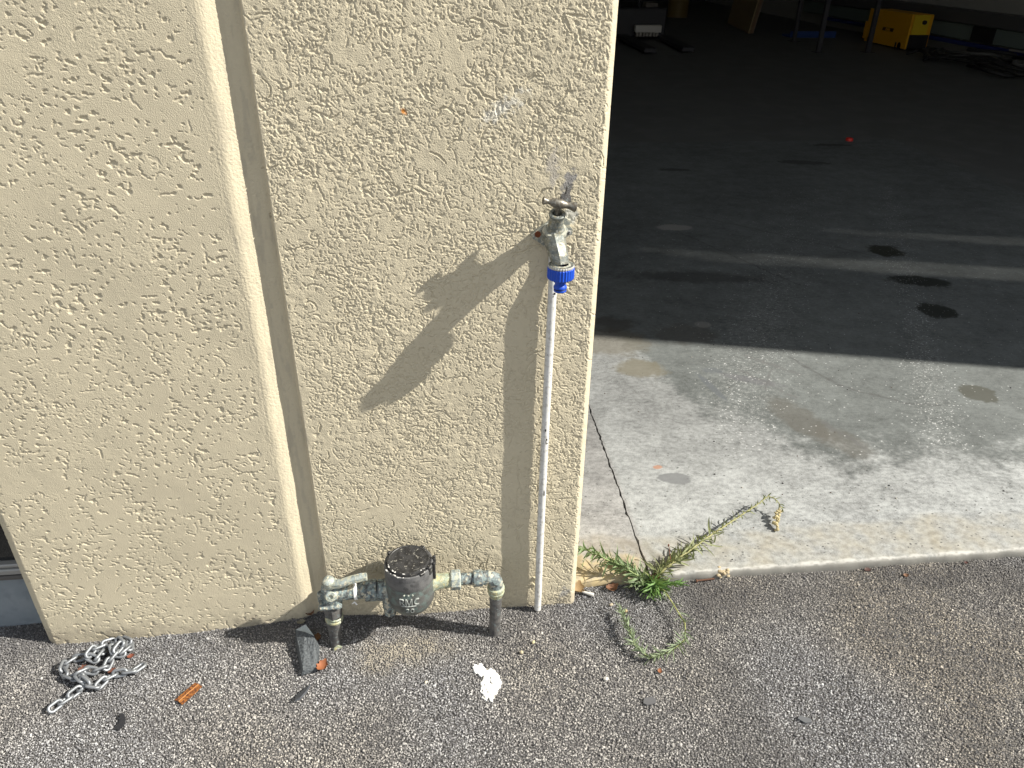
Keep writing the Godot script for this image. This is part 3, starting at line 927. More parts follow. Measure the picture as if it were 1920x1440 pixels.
# ------------------------------------------------------------------ tap
func build_tap() -> void:
	var root := base("garden_tap", Vector3(0.192, 0.8315, 0))
	tag(root, "weathered brass garden tap with a T handle, screwed to the cream wall", "tap")
	var at := Vector3(0.192, 0.8315, 0)
	var st := S()
	var poly := PackedVector2Array()
	for p in [[0.1595, 0.829], [0.166, 0.8355], [0.182, 0.8475], [0.197, 0.853], [0.213, 0.856], [0.2215, 0.851], [0.221, 0.8425], [0.2255, 0.837], [0.2255, 0.829], [0.219, 0.8255], [0.205, 0.816], [0.188, 0.8075], [0.180, 0.810], [0.171, 0.8175], [0.1625, 0.823]]:
		poly.append(Vector2(p[0] - at.x, p[1] - at.y))
	slab_of(st, poly, 0.0085, Transform3D(Basis(), Vector3(0, 0, 0.0)), -0.05)
	put("wall_plate", done(st), M.tap_plate, root)
	for s in [[0.1700, 0.8303], [0.2185, 0.8318]]:
		var q := S()
		lathe(q, Vector3(s[0], s[1], 0.0072) - at, Vector3.BACK, [[0.0001, 0.0012], [0.0028, 0.0012], [0.0046, 0.0002], [0.0046, -0.003]] if s[0] > 0.2 else [[0.0001, 0.0002], [0.0036, 0.0002], [0.0046, 0.0010], [0.0052, 0.0002], [0.0052, -0.003]], 16)
		var sc := put("screw", done(q), M.screw if s[0] > 0.2 else M.rust, root)
		sc.set_meta("label", "grey cross-head screw" if s[0] > 0.2 else "rusty screw sunk in the left ear")
		if s[0] > 0.2:
			var x := S()
			rbox(x, Transform3D(Basis(Vector3.BACK, 0.5), Vector3(s[0], s[1], 0.0085) - at), Vector3(0.006, 0.0011, 0.0006), 0.0001)
			rbox(x, Transform3D(Basis(Vector3.BACK, 0.5 + PI / 2), Vector3(s[0], s[1], 0.0086) - at), Vector3(0.006, 0.0011, 0.0006), 0.0001)
			put("cross_slot", done(x), M.rubber, sc)
	var b := S()
	sweep(b, [Vector3(0, 0.002, 0.003), Vector3(0, 0.002, 0.012), Vector3(0.0005, 0.002, 0.028)], [0.0175, 0.0160, 0.0160], 18)
	put("inlet", done(b), M.tap_body, root)
	b = S()
	lathe(b, Vector3(0.0012, -0.0030, 0.024), Vector3(0, 1, 0.36), [[0.0001, -0.010], [0.0135, -0.008], [0.0178, -0.002], [0.0192, 0.005], [0.0188, 0.0145], [0.0170, 0.0175], [0.0130, 0.0185]], 8, true)
	put("body", done(b), M.tap_body, root)
	b = S()
	lathe(b, Vector3(0.0015, 0.0125, 0.0295), Vector3(0, 1, 0.40), [[0.0130, -0.0035], [0.0196, -0.0030], [0.0204, -0.0010], [0.0196, 0.0022], [0.0140, 0.0030]], 8, true)
	put("hex_collar", done(b), M.tap_plate, root)
	b = S()
	lathe(b, Vector3(0.0015, 0.0140, 0.0300), Vector3(0, 1, 0.42), [[0.0143, 0.0], [0.0148, 0.0015], [0.0138, 0.0035], [0.0122, 0.006], [0.0113, 0.019], [0.0112, 0.024], [0.0126, 0.0275], [0.0128, 0.031], [0.0112, 0.0325], [0.0078, 0.0322], [0.0072, 0.026], [0.0001, 0.026]], 24)
	put("bonnet", done(b), M.tap_body, root)
	b = S()
	lathe(b, Vector3(0.0015, 0.034, 0.0390), Vector3(0, 1, 0.30), [[0.0036, 0.0], [0.0036, 0.024]], 12)
	put("spindle", done(b), M.tap_handle, root)
	b = S()
	var hl := Vector3(0.1690, 0.8962, 0.0455) - at
	var hr := Vector3(0.2212, 0.8850, 0.0465) - at
	var L := (hr - hl).length()
	lathe(b, hl, hr - hl, [[0.0001, 0.0], [0.0040, 0.0004], [0.0062, 0.002], [0.0060, 0.004], [0.0040, 0.0075], [0.0036, 0.010], [0.0045, 0.0135], [0.0062, 0.016], [0.0074, 0.021], [0.0076, 0.028], [0.0068, 0.0325], [0.0052, 0.037], [0.0050, 0.041], [0.0062, 0.046], [0.0078, 0.0505], [0.0080, 0.0525], [0.0070, L], [0.0001, L + 0.0006]], 18)
	put("handle", done(b), M.tap_handle, root)
	b = S()
	var hm := hl.lerp(hr, 0.66)
	slab_of(b, PackedVector2Array([Vector2(-0.008, -0.004), Vector2(0.009, -0.004), Vector2(0.0085, 0.008), Vector2(0.0060, 0.012), Vector2(0.0085, 0.022), Vector2(0.0115, 0.027), Vector2(0.002, 0.0235), Vector2(0.000, 0.013), Vector2(-0.007, 0.011)]), 0.005, Transform3D(Basis(Vector3.UP, 0.25), hm + Vector3(0.001, 0.002, -0.009)))
	put("handle_stub", done(b), M.dark_pipe, root)
	b = S()
	sweep(b, [Vector3(0.0005, 0.003, 0.026), Vector3(0.0012, -0.004, 0.040), Vector3(0.0026, -0.012, 0.052), Vector3(0.0046, -0.021, 0.060), Vector3(0.0064, -0.0312, 0.0638)], [0.0172, 0.0170, 0.0160, 0.0148, 0.0134], 7, false, true)
	put("spout", done(b), M.tap_body, root)
	b = S()
	lathe(b, Vector3(0.0068, -0.0325, 0.064), Vector3.UP, [[0.013, -0.002], [0.0162, -0.0015], [0.0166, 0.0005], [0.0150, 0.0025], [0.012, 0.003]], 24)
	put("spout_rim", done(b), M.tap_plate, root)
	# hose fitting screwed on the spout
	var c := base("hose_connector", Vector3(0.1992, 0.7565, 0.064))
	tag(c, "bright blue plastic hose connector with a ribbed nut, screwed on the tap's spout", "hose connector")
	b = S()
	lathe(b, Vector3.ZERO, Vector3.UP, [[0.0150, 0.0446], [0.0200, 0.0446], [0.0206, 0.0436], [0.0206, 0.0412], [0.0195, 0.0406]], 60, false, 0.035)
	var colr := put("collar", done(b), M.collar, c)
	b = S()
	lathe(b, Vector3.ZERO, Vector3.UP, [[0.0152, 0.0448], [0.0196, 0.0448]], 30)
	put("collar_top", done(b), M.tap_body, colr)
	b = S()
	lathe(b, Vector3.ZERO, Vector3.UP, [[0.0150, 0.0405], [0.0198, 0.0405], [0.0211, 0.0394], [0.0211, 0.0238], [0.0200, 0.0222]], 56, false, 0.05)
	put("nut", done(b), M.blue, c)
	b = S()
	lathe(b, Vector3.ZERO, Vector3.UP, [[0.0197, 0.0228], [0.0120, 0.0215], [0.0112, 0.0195], [0.0104, 0.0165], [0.0088, 0.0140], [0.0086, 0.0115], [0.0102, 0.0092], [0.0106, 0.0075], [0.0104, 0.0058], [0.0092, 0.0052], [0.0092, 0.0040], [0.0100, 0.0034], [0.0101, 0.0012], [0.0092, 0.0], [0.0066, 0.0], [0.0066, 0.02]], 28)
	put("spigot", done(b), M.blue, c)
	b = S()
	var ring: Array = []
	for k in 24: ring.append(Vector3(cos(TAU * k / 24), 0, sin(TAU * k / 24)) * 0.0094 + Vector3(0, 0.0046, 0))
	sweep(b, ring, [0.0008], 6, true)
	put("o_ring", done(b), M.rubber, c)

func build_pipe() -> void:
	var root := base("white_pipe", Vector3(0.193, 0.0, 0.0125))
	tag(root, "thin white plastic pipe with black scuffs running down the wall from the tap", "pipe")
	var st := S()
	var pts: Array = []
	var X := func(y: float) -> float: return 0.0002 + 0.0036 * pow(clampf((y - 0.40) / 0.36, 0, 1), 1.6) - 0.0004 * sin(y * 9.0)
	for k in 22:
		var y := lerpf(0.008, 0.826, k / 21.0)
		pts.append(Vector3(X.call(y), y, -0.0105 * smoothstep(0.735, 0.80, y)))
	sweep(st, pts, [0.0073], 18)
	put("tube", done(st), M.white_pipe, root)
	st = S()
	lathe(st, Vector3(X.call(0.0), 0.0045, 0.0), Vector3.UP, [[0.0050, 0.0], [0.0060, 0.0], [0.0060, 0.005], [0.0050, 0.005]], 16)
	put("cut_end", done(st), mat(lin(0.12, 0.115, 0.10), 0.9), root)
	# scratches where the white has come off
	for q in [[0.733, 0.004, 0.004, 0.4], [0.728, 0.003, 0.0015, 0.1], [0.466, 0.0025, 0.005, -0.1], [0.445, 0.003, 0.004, 0.35], [0.436, 0.005, 0.002, 0.5], [0.440, 0.0015, 0.006, 0.2], [0.322, 0.0022, 0.013, 0.35], [0.58, 0.0012, 0.0016, 0.5], [0.62, 0.001, 0.002, -0.6], [0.535, 0.001, 0.0015, -0.3], [0.245, 0.001, 0.002, -0.2], [0.20, 0.0012, 0.0012, 0.5], [0.655, 0.0012, 0.001, -0.1]]:
		var s2 := S()
		flat(s2)
		var a0: float = q[3] - q[1] / 0.0146
		var a1: float = q[3] + q[1] / 0.0146
		var y0: float = q[0] - q[2] / 2
		var y1: float = q[0] + q[2] / 2
		for k in 4:
			var u0 := lerpf(a0, a1, k / 4.0)
			var u1 := lerpf(a0, a1, (k + 1) / 4.0)
			var R := 0.00745
			var ya: float = y0 + (0.25 * q[2] if k == 0 else 0.0)
			var yb: float = y1 - (0.3 * q[2] if k == 3 else 0.0)
			quad(s2, Vector3(X.call(q[0]) + sin(u0) * R, ya, cos(u0) * R), Vector3(X.call(q[0]) + sin(u1) * R, ya, cos(u1) * R), Vector3(X.call(q[0]) + sin(u1) * R, yb, cos(u1) * R), Vector3(X.call(q[0]) + sin(u0) * R, yb, cos(u0) * R))
		put("scuff", done(s2), M.rubber, root)

# ------------------------------------------------------------------ water meter
func build_meter() -> void:
	var o := Vector3(-0.0668, 0.0, 0.062)
	var root := base("water_meter", o)
	tag(root, "old brass water meter with black lid and pipes, at the wall's foot", "water meter")
	var st := S()
	# body of the meter
	lathe(st, Vector3.ZERO, Vector3.UP, [[0.0001, 0.0965], [0.018, 0.0970], [0.029, 0.1005], [0.0385, 0.109], [0.0450, 0.122], [0.0480, 0.138], [0.0478, 0.156], [0.0462, 0.170], [0.0448, 0.180]], 36)
	var body := put("meter_body", done(st), M.dark_brass, root)
	# cast lettering wrapped round the body
	for line in [["RMC", 0.0145, 0.0005, 0.1535], ["20", 0.0115, 0.0005, 0.1305]]:
		var tm := TextMesh.new()
		var f := SystemFont.new()
		f.font_names = PackedStringArray(["Droid Sans"])
		tm.font = f
		tm.text = line[0]
		tm.font_size = 32
		tm.pixel_size = line[1] / 24.0
		tm.depth = 0.0032
		tm.horizontal_alignment = HORIZONTAL_ALIGNMENT_CENTER
		var arr := tm.get_mesh_arrays()
		var v: PackedVector3Array = arr[Mesh.ARRAY_VERTEX]
		var idx: PackedInt32Array = arr[Mesh.ARRAY_INDEX]
		var mid := tm.get_aabb().get_center()
		var s2 := S()
		flat(s2)
		for k in idx:
			var p := v[k] - mid
			var y: float = line[3] + p.y
			var R := 0.0480 - 0.0012 * pow(minf(0.0, y - 0.142) / 0.012, 2) + p.z
			var a: float = (p.x + line[2]) / 0.049 - 0.03
			s2.add_vertex(Vector3(sin(a) * R, y, cos(a) * R))
		put("lettering", done(s2), M.cast, body)
	st = S()
	var bar: Array = []
	for k in 9:
		var a := lerpf(-0.34, 0.24, k / 8.0)
		bar.append(Vector3(sin(a) * 0.0484, 0.1430, cos(a) * 0.0484))
	sweep(st, bar, [0.0011], 6)
	put("lettering", done(st), M.cast, body)
	st = S()
	for k in 3:
		var a := -0.22 + k * 0.17
		lump(st, Vector3(sin(a) * 0.0466, 0.169, cos(a) * 0.0466), Vector3(0.0022, 0.0026, 0.0016), Basis(), 500 + k, 0.3)
	put("cast_mark", done(st), M.patina_pale, body)
	# register ring and lid
	st = S()
	lathe(st, Vector3.ZERO, Vector3.UP, [[0.0440, 0.1750], [0.0468, 0.1765], [0.0472, 0.179], [0.0466, 0.207], [0.0457, 0.2115], [0.0440, 0.2125], [0.0415, 0.2115], [0.0408, 0.204]], 40)
	put("register_ring", done(st), M.ring, root)
	st = S()
	lathe(st, Vector3.ZERO, Vector3.UP, [[0.0405, 0.2040], [0.0408, 0.2150], [0.0398, 0.2172], [0.0370, 0.2180], [0.0362, 0.2172], [0.0200, 0.2168], [0.0001, 0.2168]], 40)
	var lid := put("lid", done(st), M.lid, root)
	st = S()
	rbox(st, Transform3D(Basis(Vector3.UP, -0.5), Vector3(0.0395, 0.207, 0.0205)), Vector3(0.008, 0.020, 0.012), 0.002)
	rbox(st, Transform3D(Basis(Vector3.UP, -0.1), Vector3(0.0475, 0.196, 0.0125)), Vector3(0.006, 0.042, 0.005), 0.0015)
	rbox(st, Transform3D(Basis(Vector3.UP, 0.2), Vector3(0.0485, 0.208, -0.004)), Vector3(0.006, 0.022, 0.005), 0.0015)
	put("hinge", done(st), M.lid, lid)
	st = S()
	for k in 3:
		st = S()
		rbox(st, Transform3D(Basis(Vector3.UP, [2.5, 4.1, 0.6][k]), Basis(Vector3.UP, [2.5, 4.1, 0.6][k]) * Vector3(0, 0.2125, 0.0445)), Vector3(0.009, 0.006, 0.006), 0.001)
		put("lug", done(st), M.lid, lid)
	# lime crust along the rim
	var crust := mat(lin(0.62, 0.61, 0.58), 0.95)
	st = S()
	for k in 30:
		var a := rng.randf_range(-1.3, -0.2) if k < 22 else rng.randf_range(0.5, 0.9)
		var R := rng.randf_range(0.0375, 0.0405) if k % 2 else rng.randf_range(0.0425, 0.0460)
		if k % 2 == 0: a = clampf(a, -1.1, 0.75)
		lump(st, Vector3(sin(a) * R, 0.2172 if k % 2 else 0.2122, cos(a) * R), Vector3(rng.randf_range(0.0006, 0.0045), 0.0007, rng.randf_range(0.0006, 0.0022)), Basis(Vector3.UP, a), 520 + k, 0.4, 6, 4)
	put("lime_crust", done(st), crust, lid)
	# inlet side: boss, union nut, valve, lever, leg
	st = S()
	sweep(st, [Vector3(-0.010, 0.142, -0.002), Vector3(-0.052, 0.1425, 0), Vector3(-0.064, 0.144, 0)], [0.030, 0.0215, 0.0200], 16)
	rbox(st, Transform3D(Basis(Vector3.UP, 0.25), Vector3(-0.043, 0.118, 0.006)), Vector3(0.022, 0.062, 0.034), 0.006)
	put("inlet_boss", done(st), M.patina, root)
	st = S()
	lathe(st, Vector3(-0.064, 0.1445, 0), Vector3.LEFT, [[0.012, -0.001], [0.0200, 0.0], [0.0212, 0.002], [0.0210, 0.021], [0.0198, 0.023], [0.0150, 0.0235]], 8, true)
	put("union_nut", done(st), M.patina, root)
	st = S()
	lathe(st, Vector3(-0.087, 0.1465, 0), Vector3.LEFT, [[0.0165, -0.001], [0.0170, 0.012], [0.0168, 0.026], [0.0172, 0.040], [0.0190, 0.050], [0.0190, 0.062]], 20)
	var vb := put("valve_body", done(st), M.patina, root)
	st = S()
	lathe(st, Vector3(-0.101, 0.1465, 0), Vector3.LEFT, [[0.0168, -0.0004], [0.0180, 0.0], [0.0182, 0.0055], [0.0168, 0.006]], 20)
	rbox(st, Transform3D(Basis(Vector3.BACK, 0.5), Vector3(-0.106, 0.1245, 0.012)), Vector3(0.003, 0.010, 0.001), 0.0003)
	rbox(st, Transform3D(Basis(Vector3.BACK, -0.7), Vector3(-0.110, 0.1262, 0.0125)), Vector3(0.0025, 0.007, 0.001), 0.0003)
	put("thread_tape", done(st), M.tape, vb)
	st = S()
	rbox(st, Transform3D(Basis(), Vector3(-0.150, 0.147, 0.0)), Vector3(0.036, 0.052, 0.036), 0.009)
	put("elbow_block", done(st), M.patina, root)
	st = S()
	lathe(st, Vector3(-0.149, 0.152, 0.012), Vector3(0.05, 0.4, 1.0), [[0.0115, 0.0], [0.0118, 0.008], [0.0095, 0.012], [0.0045, 0.0125], [0.0040, 0.009], [0.0001, 0.009]], 16)
	put("gland", done(st), M.patina_pale, root)
	st = S()
	lathe(st, Vector3(-0.150, 0.168, 0.004), Vector3(-0.05, 1.0, 0.35), [[0.0105, -0.004], [0.0122, 0.004], [0.0122, 0.014], [0.0105, 0.0205], [0.0060, 0.0240], [0.0001, 0.0248]], 18)
	var knob := put("lever_boss", done(st), M.patina_pale, root)
	st = S()
	sweep(st, [Vector3(-0.146, 0.176, 0.010), Vector3(-0.128, 0.1805, 0.014), Vector3(-0.108, 0.187, 0.013), Vector3(-0.090, 0.1905, 0.012), Vector3(-0.079, 0.1915, 0.012)], [0.0095, 0.0088, 0.0082, 0.0085, 0.0078], 8, false, true)
	put("lever", done(st), M.patina_pale, knob)
	st = S()
	lathe(st, Vector3(-0.170, 0.128, 0.004), Vector3.UP, [[0.006, 0.0], [0.007, 0.002], [0.007, 0.022], [0.005, 0.024], [0.0001, 0.024]], 10)
	rbox(st, Transform3D(Basis(), Vector3(-0.1535, 0.1235, 0.002)), Vector3(0.044, 0.011, 0.040), 0.004)
	put("flange", done(st), M.patina, root)
	st = S()
	lathe(st, Vector3(-0.1515, 0.086, 0.0015), Vector3(0, 1, 0.02), [[0.0150, 0.0], [0.0178, 0.003], [0.0182, 0.006], [0.0182, 0.031], [0.0168, 0.034]], 6, true)
	put("hex_nut", done(st), M.dark_pipe, root)
	st = S()
	lathe(st, Vector3(-0.1525, 0.076, 0.002), Vector3(0.18, 1, 0.05), [[0.0165, -0.001], [0.0176, 0.001], [0.0176, 0.005], [0.0160, 0.0066], [0.0172, 0.009], [0.0170, 0.0125], [0.0150, 0.014]], 22)
	put("clamp_ring", done(st), M.green_brass, root)
	st = S()
	sweep(st, [Vector3(-0.1522, 0.079, 0.002), Vector3(-0.1530, 0.066, 0.0025), Vector3(-0.1535, 0.055, 0.003), Vector3(-0.1545, 0.045, 0.0035), Vector3(-0.1552, 0.02, 0.004), Vector3(-0.1558, -0.012, 0.0045)], [0.0162, 0.0155, 0.0135, 0.0118, 0.0114, 0.0112], 20)
	put("riser", done(st), M.dark_pipe, root)
	st = S()
	slab_of(st, PackedVector2Array([Vector2(-0.007, -0.003), Vector2(0.006, -0.004), Vector2(0.009, 0.006), Vector2(0.002, 0.013), Vector2(-0.007, 0.009)]), 0.0022, Transform3D(Basis(Vector3.UP, 0.35), Vector3(-0.1520, 0.003, 0.0148)))
	put("paint_blob", done(st), M.green_brass, root)
	# outlet side
	st = S()
	sweep(st, [Vector3(0.020, 0.150, 0), Vector3(0.046, 0.1545, 0), Vector3(0.058, 0.156, 0), Vector3(0.079, 0.1565, 0)], [0.026, 0.0175, 0.0150, 0.0146], 18)
	put("outlet_spigot", done(st), M.green_brass, root)
	st = S()
	lathe(st, Vector3(0.0785, 0.1560, 0), Vector3.RIGHT, [[0.012, -0.001], [0.0185, 0.0], [0.0195, 0.002], [0.0195, 0.017], [0.0180, 0.019], [0.011, 0.0195]], 8, true)
	put("union_nut", done(st), M.patina_pale, root)
	st = S()
	lathe(st, Vector3(0.096, 0.1565, 0), Vector3.RIGHT, [[0.0122, 0.0], [0.0120, 0.030]], 20)
	put("outlet_pipe", done(st), M.patina, root)
	st = S()
	lathe(st, Vector3(0.1225, 0.1565, 0), Vector3.RIGHT, [[0.0120, 0.0], [0.0160, 0.0005], [0.0165, 0.003], [0.0165, 0.0155], [0.0152, 0.018], [0.0135, 0.0185]], 22)
	sweep(st, [Vector3(0.139, 0.1565, 0), Vector3(0.150, 0.1567, 0), Vector3(0.158, 0.1555, 0), Vector3(0.1640, 0.1510, 0.0), Vector3(0.1664, 0.144, 0), Vector3(0.1666, 0.126, 0)], [0.0135, 0.0136, 0.0138, 0.0138, 0.0138, 0.0138], 20)
	put("elbow", done(st), M.patina, root)
	st = S()
	lathe(st, Vector3(0.1666, 0.1265, 0), Vector3.DOWN, [[0.0138, -0.006], [0.0168, -0.004], [0.0175, 0.0], [0.0160, 0.0045], [0.0170, 0.007], [0.0160, 0.011], [0.0135, 0.018], [0.0122, 0.021]], 22)
	put("collar", done(st), M.green_brass, root)
	st = S()
	sweep(st, [Vector3(0.1666, 0.108, 0), Vector3(0.1656, 0.06, 0), Vector3(0.1644, 0.02, 0), Vector3(0.1636, -0.015, 0)], [0.0124, 0.0118, 0.0117, 0.0117], 20)
	put("riser", done(st), M.dark_pipe, root)

# ------------------------------------------------------------------ chain
func build_chain() -> void:
	var root := base("steel_chain", Vector3(-0.67, 0.0, 0.085))
	tag(root, "heaped length of galvanised steel chain lying on the asphalt by the wall", "chain")
	var path := [Vector3(-0.727, 0, 0.165), Vector3(-0.7136, 0, 0.1476), Vector3(-0.697, 0, 0.131), Vector3(-0.682, 0.003, 0.112), Vector3(-0.688, 0.008, 0.100), Vector3(-0.712, 0.003, 0.099), Vector3(-0.737, 0, 0.086), Vector3(-0.743, 0, 0.064), Vector3(-0.729, 0, 0.048), Vector3(-0.708, 0.001, 0.047), Vector3(-0.703, 0.002, 0.034), Vector3(-0.690, 0.002, 0.026), Vector3(-0.676, 0.004, 0.040), Vector3(-0.682, 0.004, 0.061), Vector3(-0.698, 0.010, 0.056), Vector3(-0.691, 0.012, 0.036), Vector3(-0.672, 0.008, 0.024), Vector3(-0.659, 0.001, 0.013), Vector3(-0.642, 0.001, 0.014), Vector3(-0.628, 0.001, 0.026), Vector3(-0.629, 0.002, 0.047), Vector3(-0.646, 0.004, 0.056), Vector3(-0.660, 0.009, 0.042), Vector3(-0.655, 0.012, 0.024), Vector3(-0.640, 0.012, 0.028), Vector3(-0.642, 0.011, 0.046), Vector3(-0.656, 0.006, 0.062), Vector3(-0.653, 0.002, 0.078), Vector3(-0.672, 0.002, 0.088), Vector3(-0.694, 0.008, 0.086), Vector3(-0.703, 0.012, 0.099), Vector3(-0.688, 0.009, 0.112), Vector3(-0.671, 0.003, 0.124), Vector3(-0.658, 0.001, 0.122), Vector3(-0.651, 0.002, 0.107), Vector3(-0.640, 0.0, 0.096), Vector3(-0.622, 0, 0.0935), Vector3(-0.606, 0, 0.095), Vector3(-0.594, 0, 0.084), Vector3(-0.587, 0, 0.074)]
	var cv := Curve3D.new()
	for i in path.size():
		var t: Vector3 = (path[mini(i + 1, path.size() - 1)] - path[maxi(i - 1, 0)]) / 6.0
		cv.add_point(path[i], -t, t)
	var st := S()
	var ring: Array = []
	var half := 0.0064
	var rr := 0.0060
	for k in 9: ring.append(Vector3(half + sin(PI * k / 8.0) * rr, cos(PI * k / 8.0) * rr, 0))
	for k in 9: ring.append(Vector3(-half - sin(PI * k / 8.0) * rr, -cos(PI * k / 8.0) * rr, 0))
	sweep(st, ring, [0.0031], 10, true)
	var link := done(st)
	var pitch := 0.0182
	var n := int(cv.get_baked_length() / pitch)
	for i in n:
		var a := cv.sample_baked(i * pitch)
		var b := cv.sample_baked((i + 1) * pitch)
		var mid := (a + b) / 2.0
		var t := (b - a).normalized()
		var up := (Vector3.UP - t * Vector3.UP.dot(t)).normalized()
		var sd := t.cross(up)
		var roll := (0.62 if i % 2 else -0.85) + rng.randf_range(-0.22, 0.22)
		if i >= n - 1: roll = 0.2
		var y2 := (sd * cos(roll) + up * sin(roll)).normalized()
		var bs := Basis(t, y2, t.cross(y2))
		var o := put("link", link, M.zinc, root)
		mid.y += ground_y(mid.x, mid.z) + 0.0040 + 0.0080 * absf(sin(roll)) + rng.randf_range(0.0, 0.0012)
		o.transform = Transform3D(bs, mid - root.position)

# ------------------------------------------------------------------ weed
func leaf(st: SurfaceTool, p: Vector3, d: Vector3, up: Vector3, length: float, wide: float, droop: float, twist: float) -> void:
	d = d.normalized()
	var s := d.cross(up)
	if s.length() < 0.01: s = d.cross(Vector3.RIGHT)
	s = s.normalized()
	var nrm := s.cross(d).normalized()
	var rows: Array = []
	var at := p
	var dir := d
	var n := 5
	for i in n + 1:
		var t := float(i) / n
		var w := wide * (0.35 + 1.3 * t) * (1.0 - t) * 1.6 + wide * 0.12 * (1.0 - t)
		var ss := s.rotated(dir, twist * t)
		var nn := ss.cross(dir).normalized()
		rows.append([at - ss * w / 2.0 + nn * w * 0.22, at, at + ss * w / 2.0 + nn * w * 0.22])
		at += dir * (length / n)
		dir = (dir + nrm * (-droop / n)).normalized()
	smooth(st)
	for i in n:
		for k in 2:
			quad(st, rows[i][k], rows[i][k + 1], rows[i + 1][k + 1], rows[i + 1][k])

